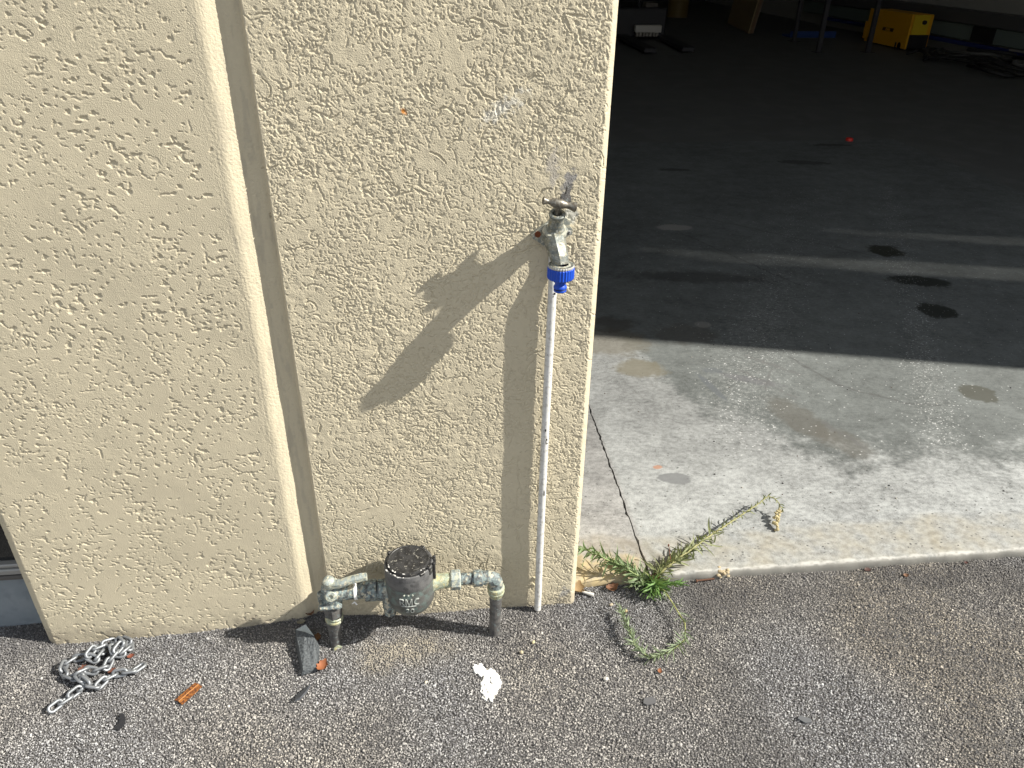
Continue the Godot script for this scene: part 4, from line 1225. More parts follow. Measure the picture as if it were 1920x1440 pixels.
func build_weed() -> void:
	var root := base("weed", Vector3(0.452, 0.0, -0.035))
	tag(root, "straggly green weed growing from the crack at the slab's edge by the wall", "weed")
	var o := root.position
	var two := func(c: Color) -> StandardMaterial3D:
		var m := mat(c, 0.6)
		m.cull_mode = BaseMaterial3D.CULL_DISABLED
		m.backlight_enabled = true
		m.backlight = Color(0.25, 0.3, 0.1)
		return m
	var olive: StandardMaterial3D = two.call(lin(0.16, 0.175, 0.075))
	var green: StandardMaterial3D = two.call(lin(0.13, 0.185, 0.080))
	var sage: StandardMaterial3D = two.call(lin(0.185, 0.235, 0.135))
	var bright: StandardMaterial3D = two.call(lin(0.12, 0.22, 0.060))
	var straw := mat(lin(0.42, 0.36, 0.20), 0.8)
	# [points, stem radius at foot, leaves, leaf length, width, stem colour, leaf material, upturned]
	var stems := [
		[[Vector3(0.455, 0.0, -0.040), Vector3(0.475, 0.030, -0.046), Vector3(0.520, 0.046, -0.068), Vector3(0.600, 0.056, -0.117), Vector3(0.690, 0.060, -0.172), Vector3(0.760, 0.064, -0.214), Vector3(0.793, 0.070, -0.235), Vector3(0.812, 0.066, -0.225), Vector3(0.817, 0.055, -0.203)], 0.0032, 150, 0.042, 0.0052, lin(0.26, 0.25, 0.11), olive],
		[[Vector3(0.450, 0.0, -0.038), Vector3(0.425, 0.030, -0.038), Vector3(0.390, 0.048, -0.050), Vector3(0.352, 0.064, -0.064), Vector3(0.312, 0.082, -0.076), Vector3(0.285, 0.090, -0.076), Vector3(0.262, 0.088, -0.060), Vector3(0.247, 0.078, -0.045)], 0.0026, 140, 0.050, 0.0050, lin(0.24, 0.30, 0.12), green],
		[[Vector3(0.453, 0.004, -0.030), Vector3(0.470, 0.022, -0.002), Vector3(0.480, 0.020, 0.042), Vector3(0.4886, 0.020, 0.094), Vector3(0.476, 0.018, 0.134), Vector3(0.436, 0.014, 0.157), Vector3(0.394, 0.013, 0.166), Vector3(0.372, 0.018, 0.140), Vector3(0.368, 0.022, 0.083), Vector3(0.364, 0.020, 0.040)], 0.0019, 330, 0.030, 0.0026, lin(0.27, 0.28, 0.10), sage],
		[[Vector3(0.452, 0.002, -0.032), Vector3(0.456, 0.022, -0.018), Vector3(0.452, 0.036, -0.004)], 0.0022, 70, 0.046, 0.0052, lin(0.2, 0.28, 0.09), bright],
		[[Vector3(0.456, 0.002, -0.034), Vector3(0.480, 0.018, -0.020), Vector3(0.508, 0.026, -0.010)], 0.0016, 44, 0.034, 0.0034, lin(0.2, 0.28, 0.09), bright],
		[[Vector3(0.449, 0.002, -0.036), Vector3(0.430, 0.020, -0.026), Vector3(0.405, 0.024, -0.022)], 0.0016, 44, 0.036, 0.0034, lin(0.2, 0.28, 0.12), sage],
		[[Vector3(0.453, 0.002, -0.040), Vector3(0.470, 0.026, -0.052), Vector3(0.500, 0.040, -0.070), Vector3(0.535, 0.046, -0.088), Vector3(0.560, 0.044, -0.098)], 0.0020, 70, 0.036, 0.0038, lin(0.24, 0.26, 0.11), olive],
		[[Vector3(0.450, 0.002, -0.036), Vector3(0.432, 0.022, -0.046), Vector3(0.408, 0.034, -0.066), Vector3(0.385, 0.036, -0.084)], 0.0018, 60, 0.040, 0.0036, lin(0.22, 0.28, 0.12), sage],
		[[Vector3(0.455, 0.002, -0.028), Vector3(0.446, 0.016, -0.008), Vector3(0.440, 0.016, 0.012)], 0.0016, 36, 0.034, 0.0034, lin(0.2, 0.28, 0.09), bright],
	]
	var which := 0
	for q in stems:
		var cv := Curve3D.new()
		var pts: Array = q[0]
		for i in pts.size():
			var t: Vector3 = (pts[mini(i + 1, pts.size() - 1)] - pts[maxi(i - 1, 0)]) / 6.0
			cv.add_point(pts[i], -t, t)
		var total := cv.get_baked_length()
		var line: Array = []
		var rad: Array = []
		for i in 31:
			line.append(cv.sample_baked(total * i / 30.0) - o)
			rad.append(lerpf(q[1], q[1] * 0.35, i / 30.0))
		var st := S()
		sweep(st, line, rad, 7)
		var stem := put("stem", done(st), mat(q[5], 0.65), root)
		var fo := S()
		var n: int = q[2]
		for i in n:
			var f := (i + rng.randf()) / n
			if which == 2 and rng.randf() > smoothstep(0.2, 0.6, f) + 0.12: continue
			if which == 0: f = pow(f, 1.35)
			if which == 1: f = pow(f, 1.2)
			var p := cv.sample_baked(total * f)
			var t := (cv.sample_baked(minf(total * f + 0.004, total)) - cv.sample_baked(maxf(total * f - 0.004, 0.0))).normalized()
			var a := i * 2.399 + rng.randf_range(-0.5, 0.5)
			var sd := side_of(t)
			var out := sd * cos(a) + t.cross(sd) * sin(a)
			var fwd := rng.randf_range(0.1, 1.9)
			var d := out + t * fwd
			if p.y < 0.03: d.y = absf(d.y) * 0.5 + 0.1
			var size := (1.15 if f < 0.45 else 0.55) - 0.2 * f if which == 0 else (1.05 - 0.35 * f)
			var len: float = q[3] * size * rng.randf_range(0.35, 1.3)
			leaf(fo, p - o, d, Vector3.UP, len, q[4] * rng.randf_range(0.7, 1.25) * (1.0 - 0.35 * f if which == 0 else 1.0), rng.randf_range(-1.6, 2.8) if p.y > 0.035 else rng.randf_range(-0.4, 0.8), rng.randf_range(-3.0, 3.0))
		var fol := put("leaves", done(fo), q[6], stem)
		setting(fol, "stuff")
		if which == 0:
			# the drooping spent flower head
			var hd := S()
			for i in 44:
				var f2 := i / 43.0
				var c := Vector3(lerpf(0.815, 0.788, minf(1.0, f2 * 1.6)) + (0.006 * maxf(0, f2 - 0.6)), lerpf(0.054, 0.032, f2), lerpf(-0.203, -0.153, f2)) + Vector3(rng.randf_range(-1, 1), rng.randf_range(-0.6, 0.6), rng.randf_range(-1, 1)) * 0.005
				lump(hd, c - o, Vector3(0.0042, 0.0032, 0.0048) * rng.randf_range(0.6, 1.35), Basis.from_euler(Vector3(rng.randf() * 3, rng.randf() * 6, 0)), 700 + i, 0.35, 6, 4)
			put("seed_head", done(hd), straw, stem)
		which += 1
	# withered shoot with a red-brown tip standing out of the long stem
	var w := S()
	sweep(w, [Vector3(0.503, 0.040, -0.062) - o, Vector3(0.500, 0.058, -0.072) - o, Vector3(0.499, 0.072, -0.080) - o], [0.0009, 0.0008, 0.0007], 6)
	lump(w, Vector3(0.498, 0.075, -0.081) - o, Vector3(0.0022, 0.0045, 0.0022), Basis(), 755, 0.3)
	put("withered_shoot", done(w), mat(lin(0.17, 0.06, 0.035), 0.8), root)

# ------------------------------------------------------------------ things lying about
func on_ground(x: float, z: float) -> Vector3:
	return Vector3(x, ground_y(x, z) + 0.002, z)

func flake(called: String, label: String, category: String, x: float, z: float, turn: float, tilt: Vector2, poly: Array, thick: float, m: Material, lift := 0.0, group := "") -> Node3D:
	var st := S()
	var pv := PackedVector2Array()
	for p in poly: pv.append(Vector2(p[0], p[1]))
	slab_of(st, pv, thick, Transform3D(Basis(Vector3.RIGHT, -PI / 2), Vector3.ZERO))
	var o := put(called, done(st), m)
	o.position = on_ground(x, z) + Vector3(0, lift, 0)
	o.basis = Basis(Vector3.UP, turn) * Basis(Vector3.RIGHT, tilt.x) * Basis(Vector3.BACK, tilt.y)
	tag(o, label, category, group)
	return o

func dry_leaf(label: String, x: float, z: float, turn: float, size: float, c: Color, curl: float, lift := 0.0) -> void:
	var st := S()
	smooth(st)
	var n := 7
	var rows: Array = []
	for i in n + 1:
		var t := float(i) / n
		var w := size * 0.36 * pow(sin(PI * clampf(t, 0.02, 0.98)), 0.7) * (1.0 + (0.25 if i % 2 else -0.15))
		var y := curl * size * (t - 0.5) * (t - 0.5) * 2.0
		rows.append([Vector3((t - 0.5) * size, y + w * 0.5, -w), Vector3((t - 0.5) * size, y, -w * 0.5), Vector3((t - 0.5) * size, y + 0.0005, 0), Vector3((t - 0.5) * size, y, w * 0.5), Vector3((t - 0.5) * size, y + w * 0.35, w * 0.9)])
	for i in n:
		for k in 4: quad(st, rows[i][k], rows[i][k + 1], rows[i + 1][k + 1], rows[i + 1][k])
	var m := mat((c.srgb_to_linear() * 0.62).linear_to_srgb(), 0.75)
	m.cull_mode = BaseMaterial3D.CULL_DISABLED
	var o := put("dry_leaf", done(st), m)
	o.position = on_ground(x, z) + Vector3(0, lift, 0)
	o.basis = Basis(Vector3.UP, turn)
	tag(o, label, "leaf", "dry leaves blown against the wall and slab")

func build_litter() -> void:
	# wedge of broken slate
	var slate := skin(patchy(Color(0.055, 0.063, 0.07), [[Color(0.10, 0.112, 0.12), 24.0, 0.05, 0.25], [Color(0.045, 0.05, 0.056), 12.0, 0.2, 0.2]], 601), 9.0, 0.7, 0.0, fine_normal(602, 0.07, 8.0, 256), 0.8)
	var pale := skin(patchy(Color(0.36, 0.40, 0.41), [[Color(0.43, 0.47, 0.475), 30.0, 0.0, 0.2]], 603), 9.0, 0.8)
	var root := base("slate_wedge", on_ground(-0.272, 0.082))
	tag(root, "dark wedge of broken slate with a pale top face, left of the meter's left leg", "stone")
	var st := S()
	flat(st)
	var c := Vector3(0, 0.01, 0)
	# pale face at the wall end, dark long face running down to the front
	var p := [Vector3(-0.029, 0.026, -0.036), Vector3(-0.010, 0.030, -0.045), Vector3(0.010, 0.027, -0.016), Vector3(-0.010, 0.030, -0.026), Vector3(0.012, 0.006, 0.040), Vector3(-0.006, 0.008, 0.048), Vector3(-0.033, -0.004, -0.030), Vector3(-0.006, -0.004, -0.050), Vector3(0.020, -0.004, -0.010), Vector3(0.020, -0.004, 0.042), Vector3(-0.010, -0.004, 0.052)]
	quad_out(st, p[0], p[3], p[5], p[10], c); tri_out(st, p[0], p[10], p[6], c)
	quad_out(st, p[3], p[2], p[4], p[5], c)
	quad_out(st, p[2], p[8], p[9], p[4], c); quad_out(st, p[5], p[4], p[9], p[10], c)
	quad_out(st, p[0], p[6], p[7], p[1], c); quad_out(st, p[1], p[7], p[8], p[2], c)
	put("broken_face", done(st), slate, root)
	st = S(); flat(st)
	quad_out(st, p[0], p[1], p[2], p[3], c)
	put("top_face", done(st), pale, root)
	# rusty strip
	var rusty := skin(patchy(Color(0.24, 0.085, 0.016), [[Color(0.10, 0.030, 0.010), 12.0, 0.05, 0.15], [Color(0.33, 0.13, 0.025), 10.0, 0.2, 0.15], [Color(0.03, 0.014, 0.01), 18.0, 0.3, 0.05]], 611), 14.0, 0.7)
	st = S()
	var R := base("rusty_strip", on_ground(-0.4865, 0.1545))
	tag(R, "small rusty orange metal strip lying flat on the asphalt, right of the chain", "metal scrap")
	var tb := Basis(Vector3.UP, 0.92)
	slab_of(st, PackedVector2Array([Vector2(-0.022, -0.010), Vector2(0.006, -0.0102), Vector2(0.024, -0.0085), Vector2(0.0235, 0.000), Vector2(-0.0215, 0.000)]), 0.0022, Transform3D(tb * Basis(Vector3.RIGHT, -PI / 2), Vector3(0, 0.001, 0)))
	put("strip", done(st), rusty, R)
	st = S()
	slab_of(st, PackedVector2Array([Vector2(-0.020, 0.001), Vector2(0.0245, 0.001), Vector2(0.0225, 0.0095), Vector2(-0.0228, 0.0102)]), 0.0014, Transform3D(tb * Basis(Vector3.RIGHT, -PI / 2), Vector3(0, 0.0006, 0)))
	put("strip", done(st), rusty, R)
	st = S()
	sweep(st, [tb * Vector3(-0.021, 0.003, -0.0005), tb * Vector3(0, 0.0034, -0.0006), tb * Vector3(0.0235, 0.003, -0.0004)], [0.0009], 6)
	put("fold", done(st), mat(lin(0.40, 0.18, 0.06), 0.7), R)
	# black plastic and slate shards
	var black := mat(lin(0.020, 0.021, 0.025), 0.45)
	var arc: Array = []
	for k in 9: arc.append([cos(lerpf(-0.6, 1.15, k / 8.0)) * 0.021, sin(lerpf(-0.6, 1.15, k / 8.0)) * 0.021])
	for k in 7: arc.append([cos(lerpf(1.0, -0.5, k / 6.0)) * 0.024 - 0.0125, sin(lerpf(1.0, -0.5, k / 6.0)) * 0.022 - 0.001])
	flake("plastic_shard", "black crescent of plastic lying below the chain", "plastic shard", -0.606, 0.203, -0.25, Vector2(0.05, -0.04), arc, 0.004, black, 0.001)
	flake("plastic_shard", "thin dark grey pointed shard standing on edge, below the slate wedge", "plastic shard", -0.274, 0.175, 0.80, Vector2(-0.45, 0.0), [[-0.021, -0.006], [-0.012, -0.011], [0.006, -0.006], [0.022, 0.005], [0.006, 0.005], [-0.014, 0.003]], 0.0035, mat(lin(0.055, 0.06, 0.07), 0.6), 0.005)
	flake("slate_flake", "flat grey flake pressed in the asphalt below the weed", "flake", 0.372, 0.253, 0.2, Vector2(0, 0), [[-0.014, -0.002], [-0.009, -0.008], [0.008, -0.009], [0.013, -0.002], [0.009, 0.006], [-0.008, 0.007]], 0.0024, mat(lin(0.10, 0.10, 0.105), 0.8), 0.0006)
	flake("slate_flake", "narrow blue-grey flake in the asphalt at the lower right", "flake", 0.646, 0.319, -0.5, Vector2(0, 0), [[-0.012, -0.004], [0.002, -0.008], [0.013, -0.002], [0.010, 0.005], [-0.009, 0.004]], 0.0024, mat(lin(0.105, 0.11, 0.118), 0.8), 0.0006)
	# spilt white paint
	var pn := noise(621, 30.0, 3)
	st = S()
	var outline := PackedVector2Array()
	for q in [[0.0505, -0.137], [0.058, -0.1395], [0.0645, -0.136], [0.069, -0.1465], [0.0745, -0.1525], [0.080, -0.151], [0.088, -0.1525], [0.0915, -0.160], [0.098, -0.172], [0.0985, -0.187], [0.096, -0.196], [0.0925, -0.1965], [0.0900, -0.2065], [0.0845, -0.2135], [0.0805, -0.2205], [0.0775, -0.2265], [0.0735, -0.221], [0.0655, -0.2205], [0.0600, -0.2160], [0.0620, -0.2090], [0.0585, -0.1985], [0.0600, -0.188], [0.0585, -0.1795], [0.0660, -0.1745], [0.0670, -0.163], [0.0615, -0.1655], [0.0545, -0.1600], [0.0480, -0.1530], [0.0470, -0.1455]]:
		outline.append(Vector2(q[0] - 0.075, -q[1] - 0.18))
	var op := PackedVector2Array()
	for i in outline.size():
		var a := outline[i]
		var b := outline[(i + 1) % outline.size()]
		for k in 3:
			var m := a.lerp(b, k / 3.0)
			op.append(m + Vector2(pn.get_noise_2d(m.x * 9.0, m.y * 9.0), pn.get_noise_2d(m.y * 9.0 + 40.0, m.x * 9.0)) * 0.0035)
	if Geometry2D.is_polygon_clockwise(op): op.reverse()
	smooth(st)
	# a lumpy skin of paint over the outline
	var gs := 0.0016
	var gx := -0.032
	var H := func(v: Vector2) -> float:
		var q := v + Vector2(0.075, 0.18)
		return ground_y(q.x, q.y) + 0.0026 + 0.0016 * pn.get_noise_2d(v.x * 6.0, v.y * 6.0) + 0.0010 * sin((v.x * 0.9 - v.y * 0.35) * 900.0) * pn.get_noise_2d(v.x, v.y)
	var hole := func(v: Vector2) -> bool:
		if not Geometry2D.is_point_in_polygon(v, op): return false
		var u := v - Vector2(-0.003, 0.012)
		return not (pn.get_noise_2d(v.x * 5.0 + 9.0, v.y * 2.4) > 0.36 and v.x < 0.006 and v.y > -0.01)
	while gx < 0.030:
		var gy := -0.050
		while gy < 0.052:
			if hole.call(Vector2(gx + gs / 2, gy + gs / 2)):
				var q2 := [Vector2(gx, gy), Vector2(gx, gy + gs), Vector2(gx + gs, gy + gs), Vector2(gx + gs, gy)]
				quad(st, Vector3(q2[0].x, H.call(q2[0]), q2[0].y), Vector3(q2[1].x, H.call(q2[1]), q2[1].y), Vector3(q2[2].x, H.call(q2[2]), q2[2].y), Vector3(q2[3].x, H.call(q2[3]), q2[3].y))
				for e in [[0, 1, Vector2(-gs, 0)], [1, 2, Vector2(0, gs)], [2, 3, Vector2(gs, 0)], [3, 0, Vector2(0, -gs)]]:
					if not hole.call(Vector2(gx + gs / 2, gy + gs / 2) + e[2]):
						var va := Vector3(q2[e[0]].x, H.call(q2[e[0]]), q2[e[0]].y)
						var vb := Vector3(q2[e[1]].x, H.call(q2[e[1]]), q2[e[1]].y)
						quad(st, va, va - Vector3(0, 0.004, 0), vb - Vector3(0, 0.004, 0), vb)
			gy += gs
		gx += gs
	var paint := put("paint_splat", done(st), mat(lin(0.80, 0.80, 0.77), 0.55))
	paint.position = Vector3(0.075, 0.0, 0.18)
	tag(paint, "dried splat of white paint on the asphalt below the meter", "paint splat")
	# pebbles that stand out from the surface
	var pebbles := [[0.3006, 0.199, 0.0065, lin(0.62, 0.60, 0.55), "white lump of stone on the asphalt below the weed"], [0.1728, 0.0985, 0.0052, lin(0.52, 0.45, 0.28), "yellowish pebble on the asphalt below the meter's right leg"], [0.146, 0.1205, 0.0050, lin(0.50, 0.43, 0.29), "tan pebble up and right of the white paint splat"], [-0.044, 0.172, 0.0042, lin(0.55, 0.5, 0.4), "small pale pebble left of the white paint splat"], [0.3795, 0.0325, 0.0055, lin(0.46, 0.36, 0.2), "yellow-brown pebble inside the weed's trailing loop"], [0.353, 0.012, 0.005, lin(0.42, 0.36, 0.26), "tan pebble left of the weed's foot"]]
	for i in pebbles.size():
		var q: Array = pebbles[i]
		st = S()
		lump(st, Vector3.ZERO, Vector3(q[2], q[2] * 0.62, q[2] * 0.75), Basis(Vector3.UP, i * 1.3), 640 + i, 0.3, 8, 6)
		var o := put("pebble", done(st), mat(q[3], 0.85))
		o.position = on_ground(q[0], q[1]) + Vector3(0, q[2] * 0.3, 0)
		tag(o, q[4], "pebble", "loose pebbles on the asphalt")
	# cigarette-like white butt by the wall's corner
	st = S()
	lathe(st, Vector3.ZERO, Vector3(0.93, -0.06, 0.42), [[0.0001, -0.0135], [0.0026, -0.013], [0.0032, -0.002], [0.0040, 0.004], [0.0046, 0.0125], [0.0001, 0.0135]], 10)
	var cig := put("paper_butt", done(st), mat(lin(0.62, 0.60, 0.56), 0.9))
	cig.position = on_ground(0.3085, -0.0215) + Vector3(0, 0.004, 0)
	tag(cig, "dirty white paper butt lying at the foot of the wall's right corner", "butt")
	# lump of hardened foam and a rusty screw at the slab edge
	var fm := S()
	for k in 46:
		lump(fm, Vector3(rng.randf_range(-0.015, 0.015), rng.randf_range(-0.006, 0.007), rng.randf_range(-0.015, 0.010)), Vector3(1, 0.7, 1) * rng.randf_range(0.0022, 0.0058), Basis(Vector3.UP, k), 660 + k, 0.25, 8, 6)
	var foam := put("foam_lump", done(fm), mat(lin(0.42, 0.345, 0.225), 0.95))
	foam.position = Vector3(0.619, 0.010, -0.052)
	tag(foam, "crumbly tan lump of hardened foam on the slab's front edge", "foam")
	st = S()
	var scp: Array = []
	var scr: Array = []
	for k in 33:
		scp.append(Vector3(-0.020 + 0.00125 * k, 0, 0)); scr.append(0.0017 if k % 2 else 0.0024)
	sweep(st, scp, scr, 8)
	lathe(st, Vector3(-0.020, 0, 0), Vector3.LEFT, [[0.0024, 0.0], [0.0045, 0.003], [0.0001, 0.0034]], 10)
	var sc := put("rusty_screw", done(st), mat(lin(0.10, 0.045, 0.025), 0.85))
	sc.position = on_ground(0.580, -0.0400) + Vector3(0, 0.003, 0)
	sc.rotation.y = 0.06
	tag(sc, "rusty screw lying against the slab edge beside the foam lump", "screw")
	# dry leaves
	dry_leaf("orange curled leaf lying against the slate wedge's lower end", -0.2435, 0.119, 1.1, 0.028, lin(0.42, 0.15, 0.06), 0.6, 0.002)
	dry_leaf("brown leaf stuck behind the slate wedge's pale face", -0.259, 0.055, 1.5, 0.020, lin(0.20, 0.09, 0.03), 0.5, 0.002)
	dry_leaf("brown leaf tucked in the foot of the wall's channel", -0.279, -0.004, 0.7, 0.020, lin(0.26, 0.12, 0.06), 0.6, 0.004)
	dry_leaf("pale tan scrap of leaf under the wall's channel", -0.296, 0.013, 0.2, 0.017, lin(0.34, 0.31, 0.22), 0.3)
	dry_leaf("red-brown leaf half hidden under the upper end of the chain", -0.622, 0.052, 0.4, 0.014, lin(0.26, 0.075, 0.04), 0.4)
	dry_leaf("rust-coloured leaf inside the chain's loop", -0.703, 0.072, 0.5, 0.024, lin(0.14, 0.045, 0.022), 0.3)
	dry_leaf("brown leaf beside the middle of the chain", -0.648, 0.083, 0.9, 0.016, lin(0.16, 0.05, 0.025), 0.3)
	dry_leaf("orange-brown leaf lying on asphalt near the slab's right end", 1.037, -0.010, 0.2, 0.014, lin(0.26, 0.13, 0.07), 0.5)
	dry_leaf("dark red leaf under the slab's edge at the far right", 1.20, -0.036, 0.1, 0.010, lin(0.13, 0.05, 0.04), 0.5)
	dry_leaf("dark red-brown leaf along the middle of the slab's edge", 0.96, -0.036, 0.05, 0.016, lin(0.10, 0.045, 0.035), 0.1)
	dry_leaf("brown leaf against the slab under the weed's left stem", 0.365, -0.034, 0.3, 0.030, lin(0.22, 0.10, 0.05), 0.6)
	dry_leaf("tan leaf jammed between the wall's right corner and the slab", 0.290, -0.028, 1.4, 0.034, lin(0.40, 0.27, 0.13), 0.9, 0.006)
	dry_leaf("red-brown dead leaf on the weed's foot", 0.462, -0.040, 0.9, 0.026, lin(0.24, 0.08, 0.05), 0.5, 0.016)
	dry_leaf("small orange leaf below the weed's trailing loop", 0.410, 0.190, 1.2, 0.012, lin(0.40, 0.15, 0.06), 0.5)

# ------------------------------------------------------------------ inside the workshop
func build_workshop() -> void:
	var st := S()
	# yellow welding machine
	var w := base("welding_machine", Vector3(6.70, 0.03, -10.05))
	tag(w, "yellow welding machine with a dark badge, standing by the workshop's right wall", "machine")
	var yel := mat(lin(0.80, 0.40, 0.01), 0.5)
	var yel2 := mat(lin(0.74, 0.52, 0.02), 0.5)
	var blk := mat(lin(0.015, 0.015, 0.015), 0.6)
	put("side_cover", box_mesh(Vector3(-0.12, 0.02, -0.545), Vector3(-0.095, 0.455, 0.56), 0.006), yel, w)
	put("casing", box_mesh(Vector3(-0.094, 0.04, -0.54), Vector3(0.22, 0.45, 0.52), 0.01), yel, w)
	put("rear_guard", box_mesh(Vector3(-0.115, 0.05, -0.62), Vector3(-0.09, 0.28, -0.55), 0.004), yel, w)
	put("front_panel", box_mesh(Vector3(-0.07, 0.20, 0.521), Vector3(0.15, 0.445, 0.545), 0.005), yel2, w)
	st = S()
	lathe(st, Vector3(0.075, 0.355, 0.545), Vector3.BACK, [[0.028, 0.0], [0.026, 0.03], [0.0001, 0.03]], 14)
	put("dial", done(st), blk, w)
	put("lower_front", box_mesh(Vector3(-0.08, 0.03, 0.5215), Vector3(0.2, 0.199, 0.535), 0.005), blk, w)
	put("latch", box_mesh(Vector3(-0.126, 0.02, 0.30), Vector3(-0.1205, 0.09, 0.34), 0.001), blk, w)
	st = S()
	slab_of(st, PackedVector2Array([Vector2(-0.15, -0.022), Vector2(0.13, -0.022), Vector2(0.15, 0.022), Vector2(-0.13, 0.022)]), 0.003, Transform3D(Basis(Vector3.UP, -PI / 2), Vector3(-0.120, 0.225, 0.04)))
	var badge := put("badge", done(st), mat(lin(0.07, 0.025, 0.005), 0.5), w)
	var tm := TextMesh.new()
	var f := SystemFont.new()
	f.font_names = PackedStringArray(["Droid Sans"])
	f.font_weight = 700
	tm.font = f
	tm.text = "ESAB"
	tm.font_size = 32
	tm.pixel_size = 0.0016
	tm.depth = 0.002
	var le := put("lettering", tm, yel, badge)
	le.transform = Transform3D(Basis(Vector3.UP, -PI / 2), Vector3(-0.1245, 0.225, 0.04))
	for k in 4:
		st = S()
		lathe(st, Vector3(-0.10 if k % 2 else 0.20, 0.02, -0.42 if k < 2 else 0.40), Vector3.RIGHT, [[0.0001, -0.02], [0.045, -0.02], [0.05, -0.012], [0.05, 0.012], [0.045, 0.02], [0.0001, 0.02]], 16)
		put("wheel", done(st), blk, w).position.y = 0.03
	# steel posts
	var steel := mat(lin(0.055, 0.055, 0.06), 0.6, 0.1)
	for q in [[5.28, -9.36, 0.055, "grey steel post standing in the workshop, middle one of three"], [5.98, -9.36, 0.055, "grey steel post standing in front of the yellow welding machine"], [5.54, -10.7, 0.05, "darker steel post standing farthest back, left of the other two"]]:
		var p := base("steel_post", Vector3(q[0], 0.03, q[1]))
		tag(p, q[3], "post", "steel posts in the workshop")
		put("shaft", box_mesh(Vector3(-q[2] / 2, 0.006, -q[2] / 2), Vector3(q[2] / 2, 2.9, q[2] / 2), 0.004), steel, p)
		put("foot_plate", box_mesh(Vector3(-0.07, 0, -0.07), Vector3(0.07, 0.006, 0.07), 0.001), steel, p)
	# sheets of plywood leaning together
	for k in 4:
		var b := base("plywood_sheet", Vector3(5.27 + k * 0.024, 0.03, -11.83))
		b.basis = Basis(Vector3.UP, deg_to_rad(-10.0)) * Basis(Vector3.BACK, deg_to_rad(-9.0))
		tag(b, ["foremost brown plywood sheet of the leaning stack in the workshop", "second plywood sheet in the leaning stack, behind the foremost", "third plywood sheet from the front of the leaning stack", "hindmost plywood sheet of the leaning stack, beside the posts"][k], "plywood", "plywood sheets leaning together")
		put("sheet", box_mesh(Vector3(0, 0, -1.9), Vector3(0.017, 1.2, 0), 0.001), mat([lin(0.34, 0.25, 0.13), lin(0.19, 0.13, 0.07), lin(0.21, 0.12, 0.07), lin(0.22, 0.16, 0.10)][k], 0.8), b)
	# pallet jack with forks towards the door
	var j := base("pallet_jack", Vector3(3.15, 0.03, -10.9))
	tag(j, "dark pallet jack with its two forks pointing out at the doorway", "pallet jack")
	var dk := mat(lin(0.035, 0.035, 0.038), 0.6)
	for s in 2:
		var fk := S()
		var a := Vector3(-0.22 + s * 0.60, 0.05, 0.1)
		var dirv := Vector3(-0.02, 0, 1).normalized() if s == 0 else Vector3(-0.06, 0, 1).normalized()
		rbox(fk, Transform3D(Basis(Vector3.UP, atan2(dirv.x, dirv.z)), a + dirv * 0.85), Vector3(0.16, 0.06, 1.75 if s == 0 else 1.5), 0.01)
		put("fork", done(fk), dk, j)
		fk = S()
		lathe(fk, a + dirv * 1.45 + Vector3(-0.04, -0.02, 0), Vector3.RIGHT, [[0.0001, 0], [0.035, 0], [0.035, 0.08], [0.0001, 0.08]], 14)
		put("roller", done(fk), mat(lin(0.12, 0.11, 0.09), 0.6), j)
	put("frame", box_mesh(Vector3(-0.30, 0.03, -0.25), Vector3(0.46, 0.42, 0.0), 0.02), dk, j)
	st = S()
	sweep(st, [Vector3(0.08, 0.40, -0.15), Vector3(0.08, 0.9, -0.32), Vector3(0.08, 1.15, -0.36)], [0.025, 0.02, 0.02], 10)
	put("drawbar", done(st), dk, j)
	# white block with a row of slots that sits between the forks
	var bx := base("white_block", Vector3(3.31, 0.085, -10.72))
	tag(bx, "white block with a slotted lower strip, sitting on the pallet jack", "block")
	put("block", box_mesh(Vector3(-0.20, 0.055, -0.1), Vector3(0.19, 0.15, 0.0), 0.006), mat(lin(0.62, 0.60, 0.55), 0.7), bx)
	for k in 7: put("tooth", box_mesh(Vector3(-0.18 + k * 0.05, 0.0, -0.08), Vector3(-0.148 + k * 0.05, 0.054, -0.01), 0.003), mat(lin(0.36, 0.34, 0.29), 0.7), bx)
	# odds and ends at the very back
	var d := base("storage_drum", Vector3(5.05, 0.03, -15.0))
	tag(d, "dull yellow drum standing behind the plywood stack", "drum")
	st = S()
	lathe(st, Vector3.ZERO, Vector3.UP, [[0.0001, 0.0], [0.20, 0.0], [0.20, 0.27], [0.207, 0.28], [0.20, 0.29], [0.20, 0.58], [0.0001, 0.57]], 20)
	put("barrel", done(st), mat(lin(0.16, 0.11, 0.03), 0.6), d)
	var cr := base("cardboard_box", Vector3(4.55, 0.03, -15.2))
	tag(cr, "small grey box on the floor left of the dull yellow drum", "box")
	put("carton", box_mesh(Vector3(-0.12, 0, -0.1), Vector3(0.12, 0.24, 0.1), 0.006), mat(lin(0.24, 0.22, 0.19), 0.9), cr)
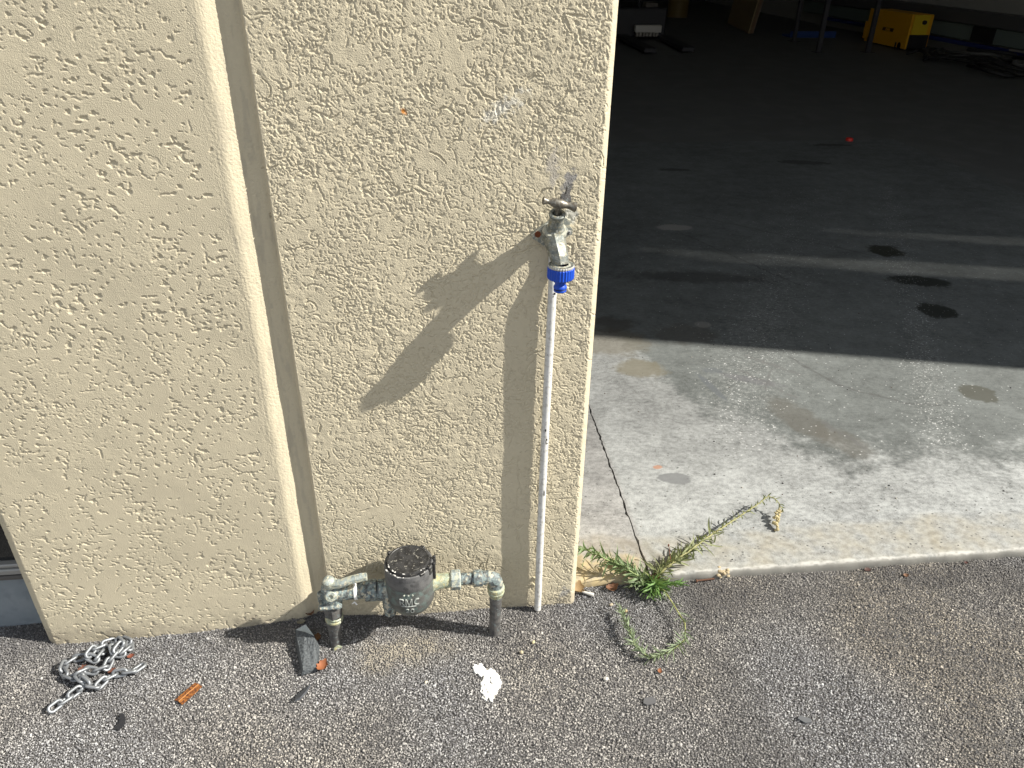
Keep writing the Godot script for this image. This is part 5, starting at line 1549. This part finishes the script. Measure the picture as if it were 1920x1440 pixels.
	put("flap", box_mesh(Vector3(-0.12, 0.243, -0.1), Vector3(0.02, 0.249, 0.1), 0.002), mat(lin(0.26, 0.24, 0.2), 0.9), cr)
	var bl := base("blue_tray", Vector3(6.12, 0.03, -11.35))
	tag(bl, "low blue tray on the workshop floor between the posts", "tray")
	put("tray_base", box_mesh(Vector3(-0.42, 0.0, -0.16), Vector3(0.32, 0.03, 0.16), 0.005), mat(lin(0.02, 0.06, 0.22), 0.6), bl)
	put("tray_side", box_mesh(Vector3(-0.42, 0.031, 0.13), Vector3(0.32, 0.09, 0.16), 0.005), mat(lin(0.02, 0.06, 0.22), 0.6), bl)
	# hoses and cables heaped along the side wall: one tangle, built as separate hoses
	var hr := RandomNumberGenerator.new()
	hr.seed = 808
	var names := ["black hose in the heap along the right wall, nearest the welding machine", "black hose lying along the front of the heap by the right wall", "dark hose looping high in the heap by the right wall", "grey cable in the heap by the right wall, nearest the doorway", "black hose at the back of the heap against the right wall", "thin pale cable trailing over the hose heap"]
	for k in 6:
		st = S()
		var pts: Array = []
		var zz := -9.2 + 0.25 * k
		var xx := 6.35 + 0.11 * k
		for i in 40:
			pts.append(Vector3(xx + sin(i * 0.5 + k * 1.3) * 0.16 + hr.randf_range(-0.03, 0.03), 0.045 + 0.05 * absf(sin(i * 0.37 + k)) + 0.025 * k, zz + 0.085 * i + cos(i * 0.8 + k) * 0.12))
		sweep(st, pts, [0.012 if k == 5 else 0.02], 7)
		var o := put("hose", done(st), mat([lin(0.02, 0.02, 0.02), lin(0.025, 0.024, 0.023), lin(0.03, 0.03, 0.03), lin(0.09, 0.09, 0.085), lin(0.015, 0.015, 0.016), lin(0.20, 0.19, 0.18)][k], 0.6))
		tag(o, names[k], "hose", "hoses heaped by the right wall")
	# red cap on the floor
	st = S()
	lathe(st, Vector3.ZERO, Vector3.UP, [[0.024, 0.0], [0.026, 0.004], [0.024, 0.018], [0.018, 0.022], [0.0001, 0.023]], 16)
	var cap := put("red_cap", done(st), mat(lin(0.62, 0.03, 0.02), 0.5))
	cap.position = Vector3(3.043, 0.030, -4.173)
	tag(cap, "small bright red cap alone on the dark workshop floor", "cap")
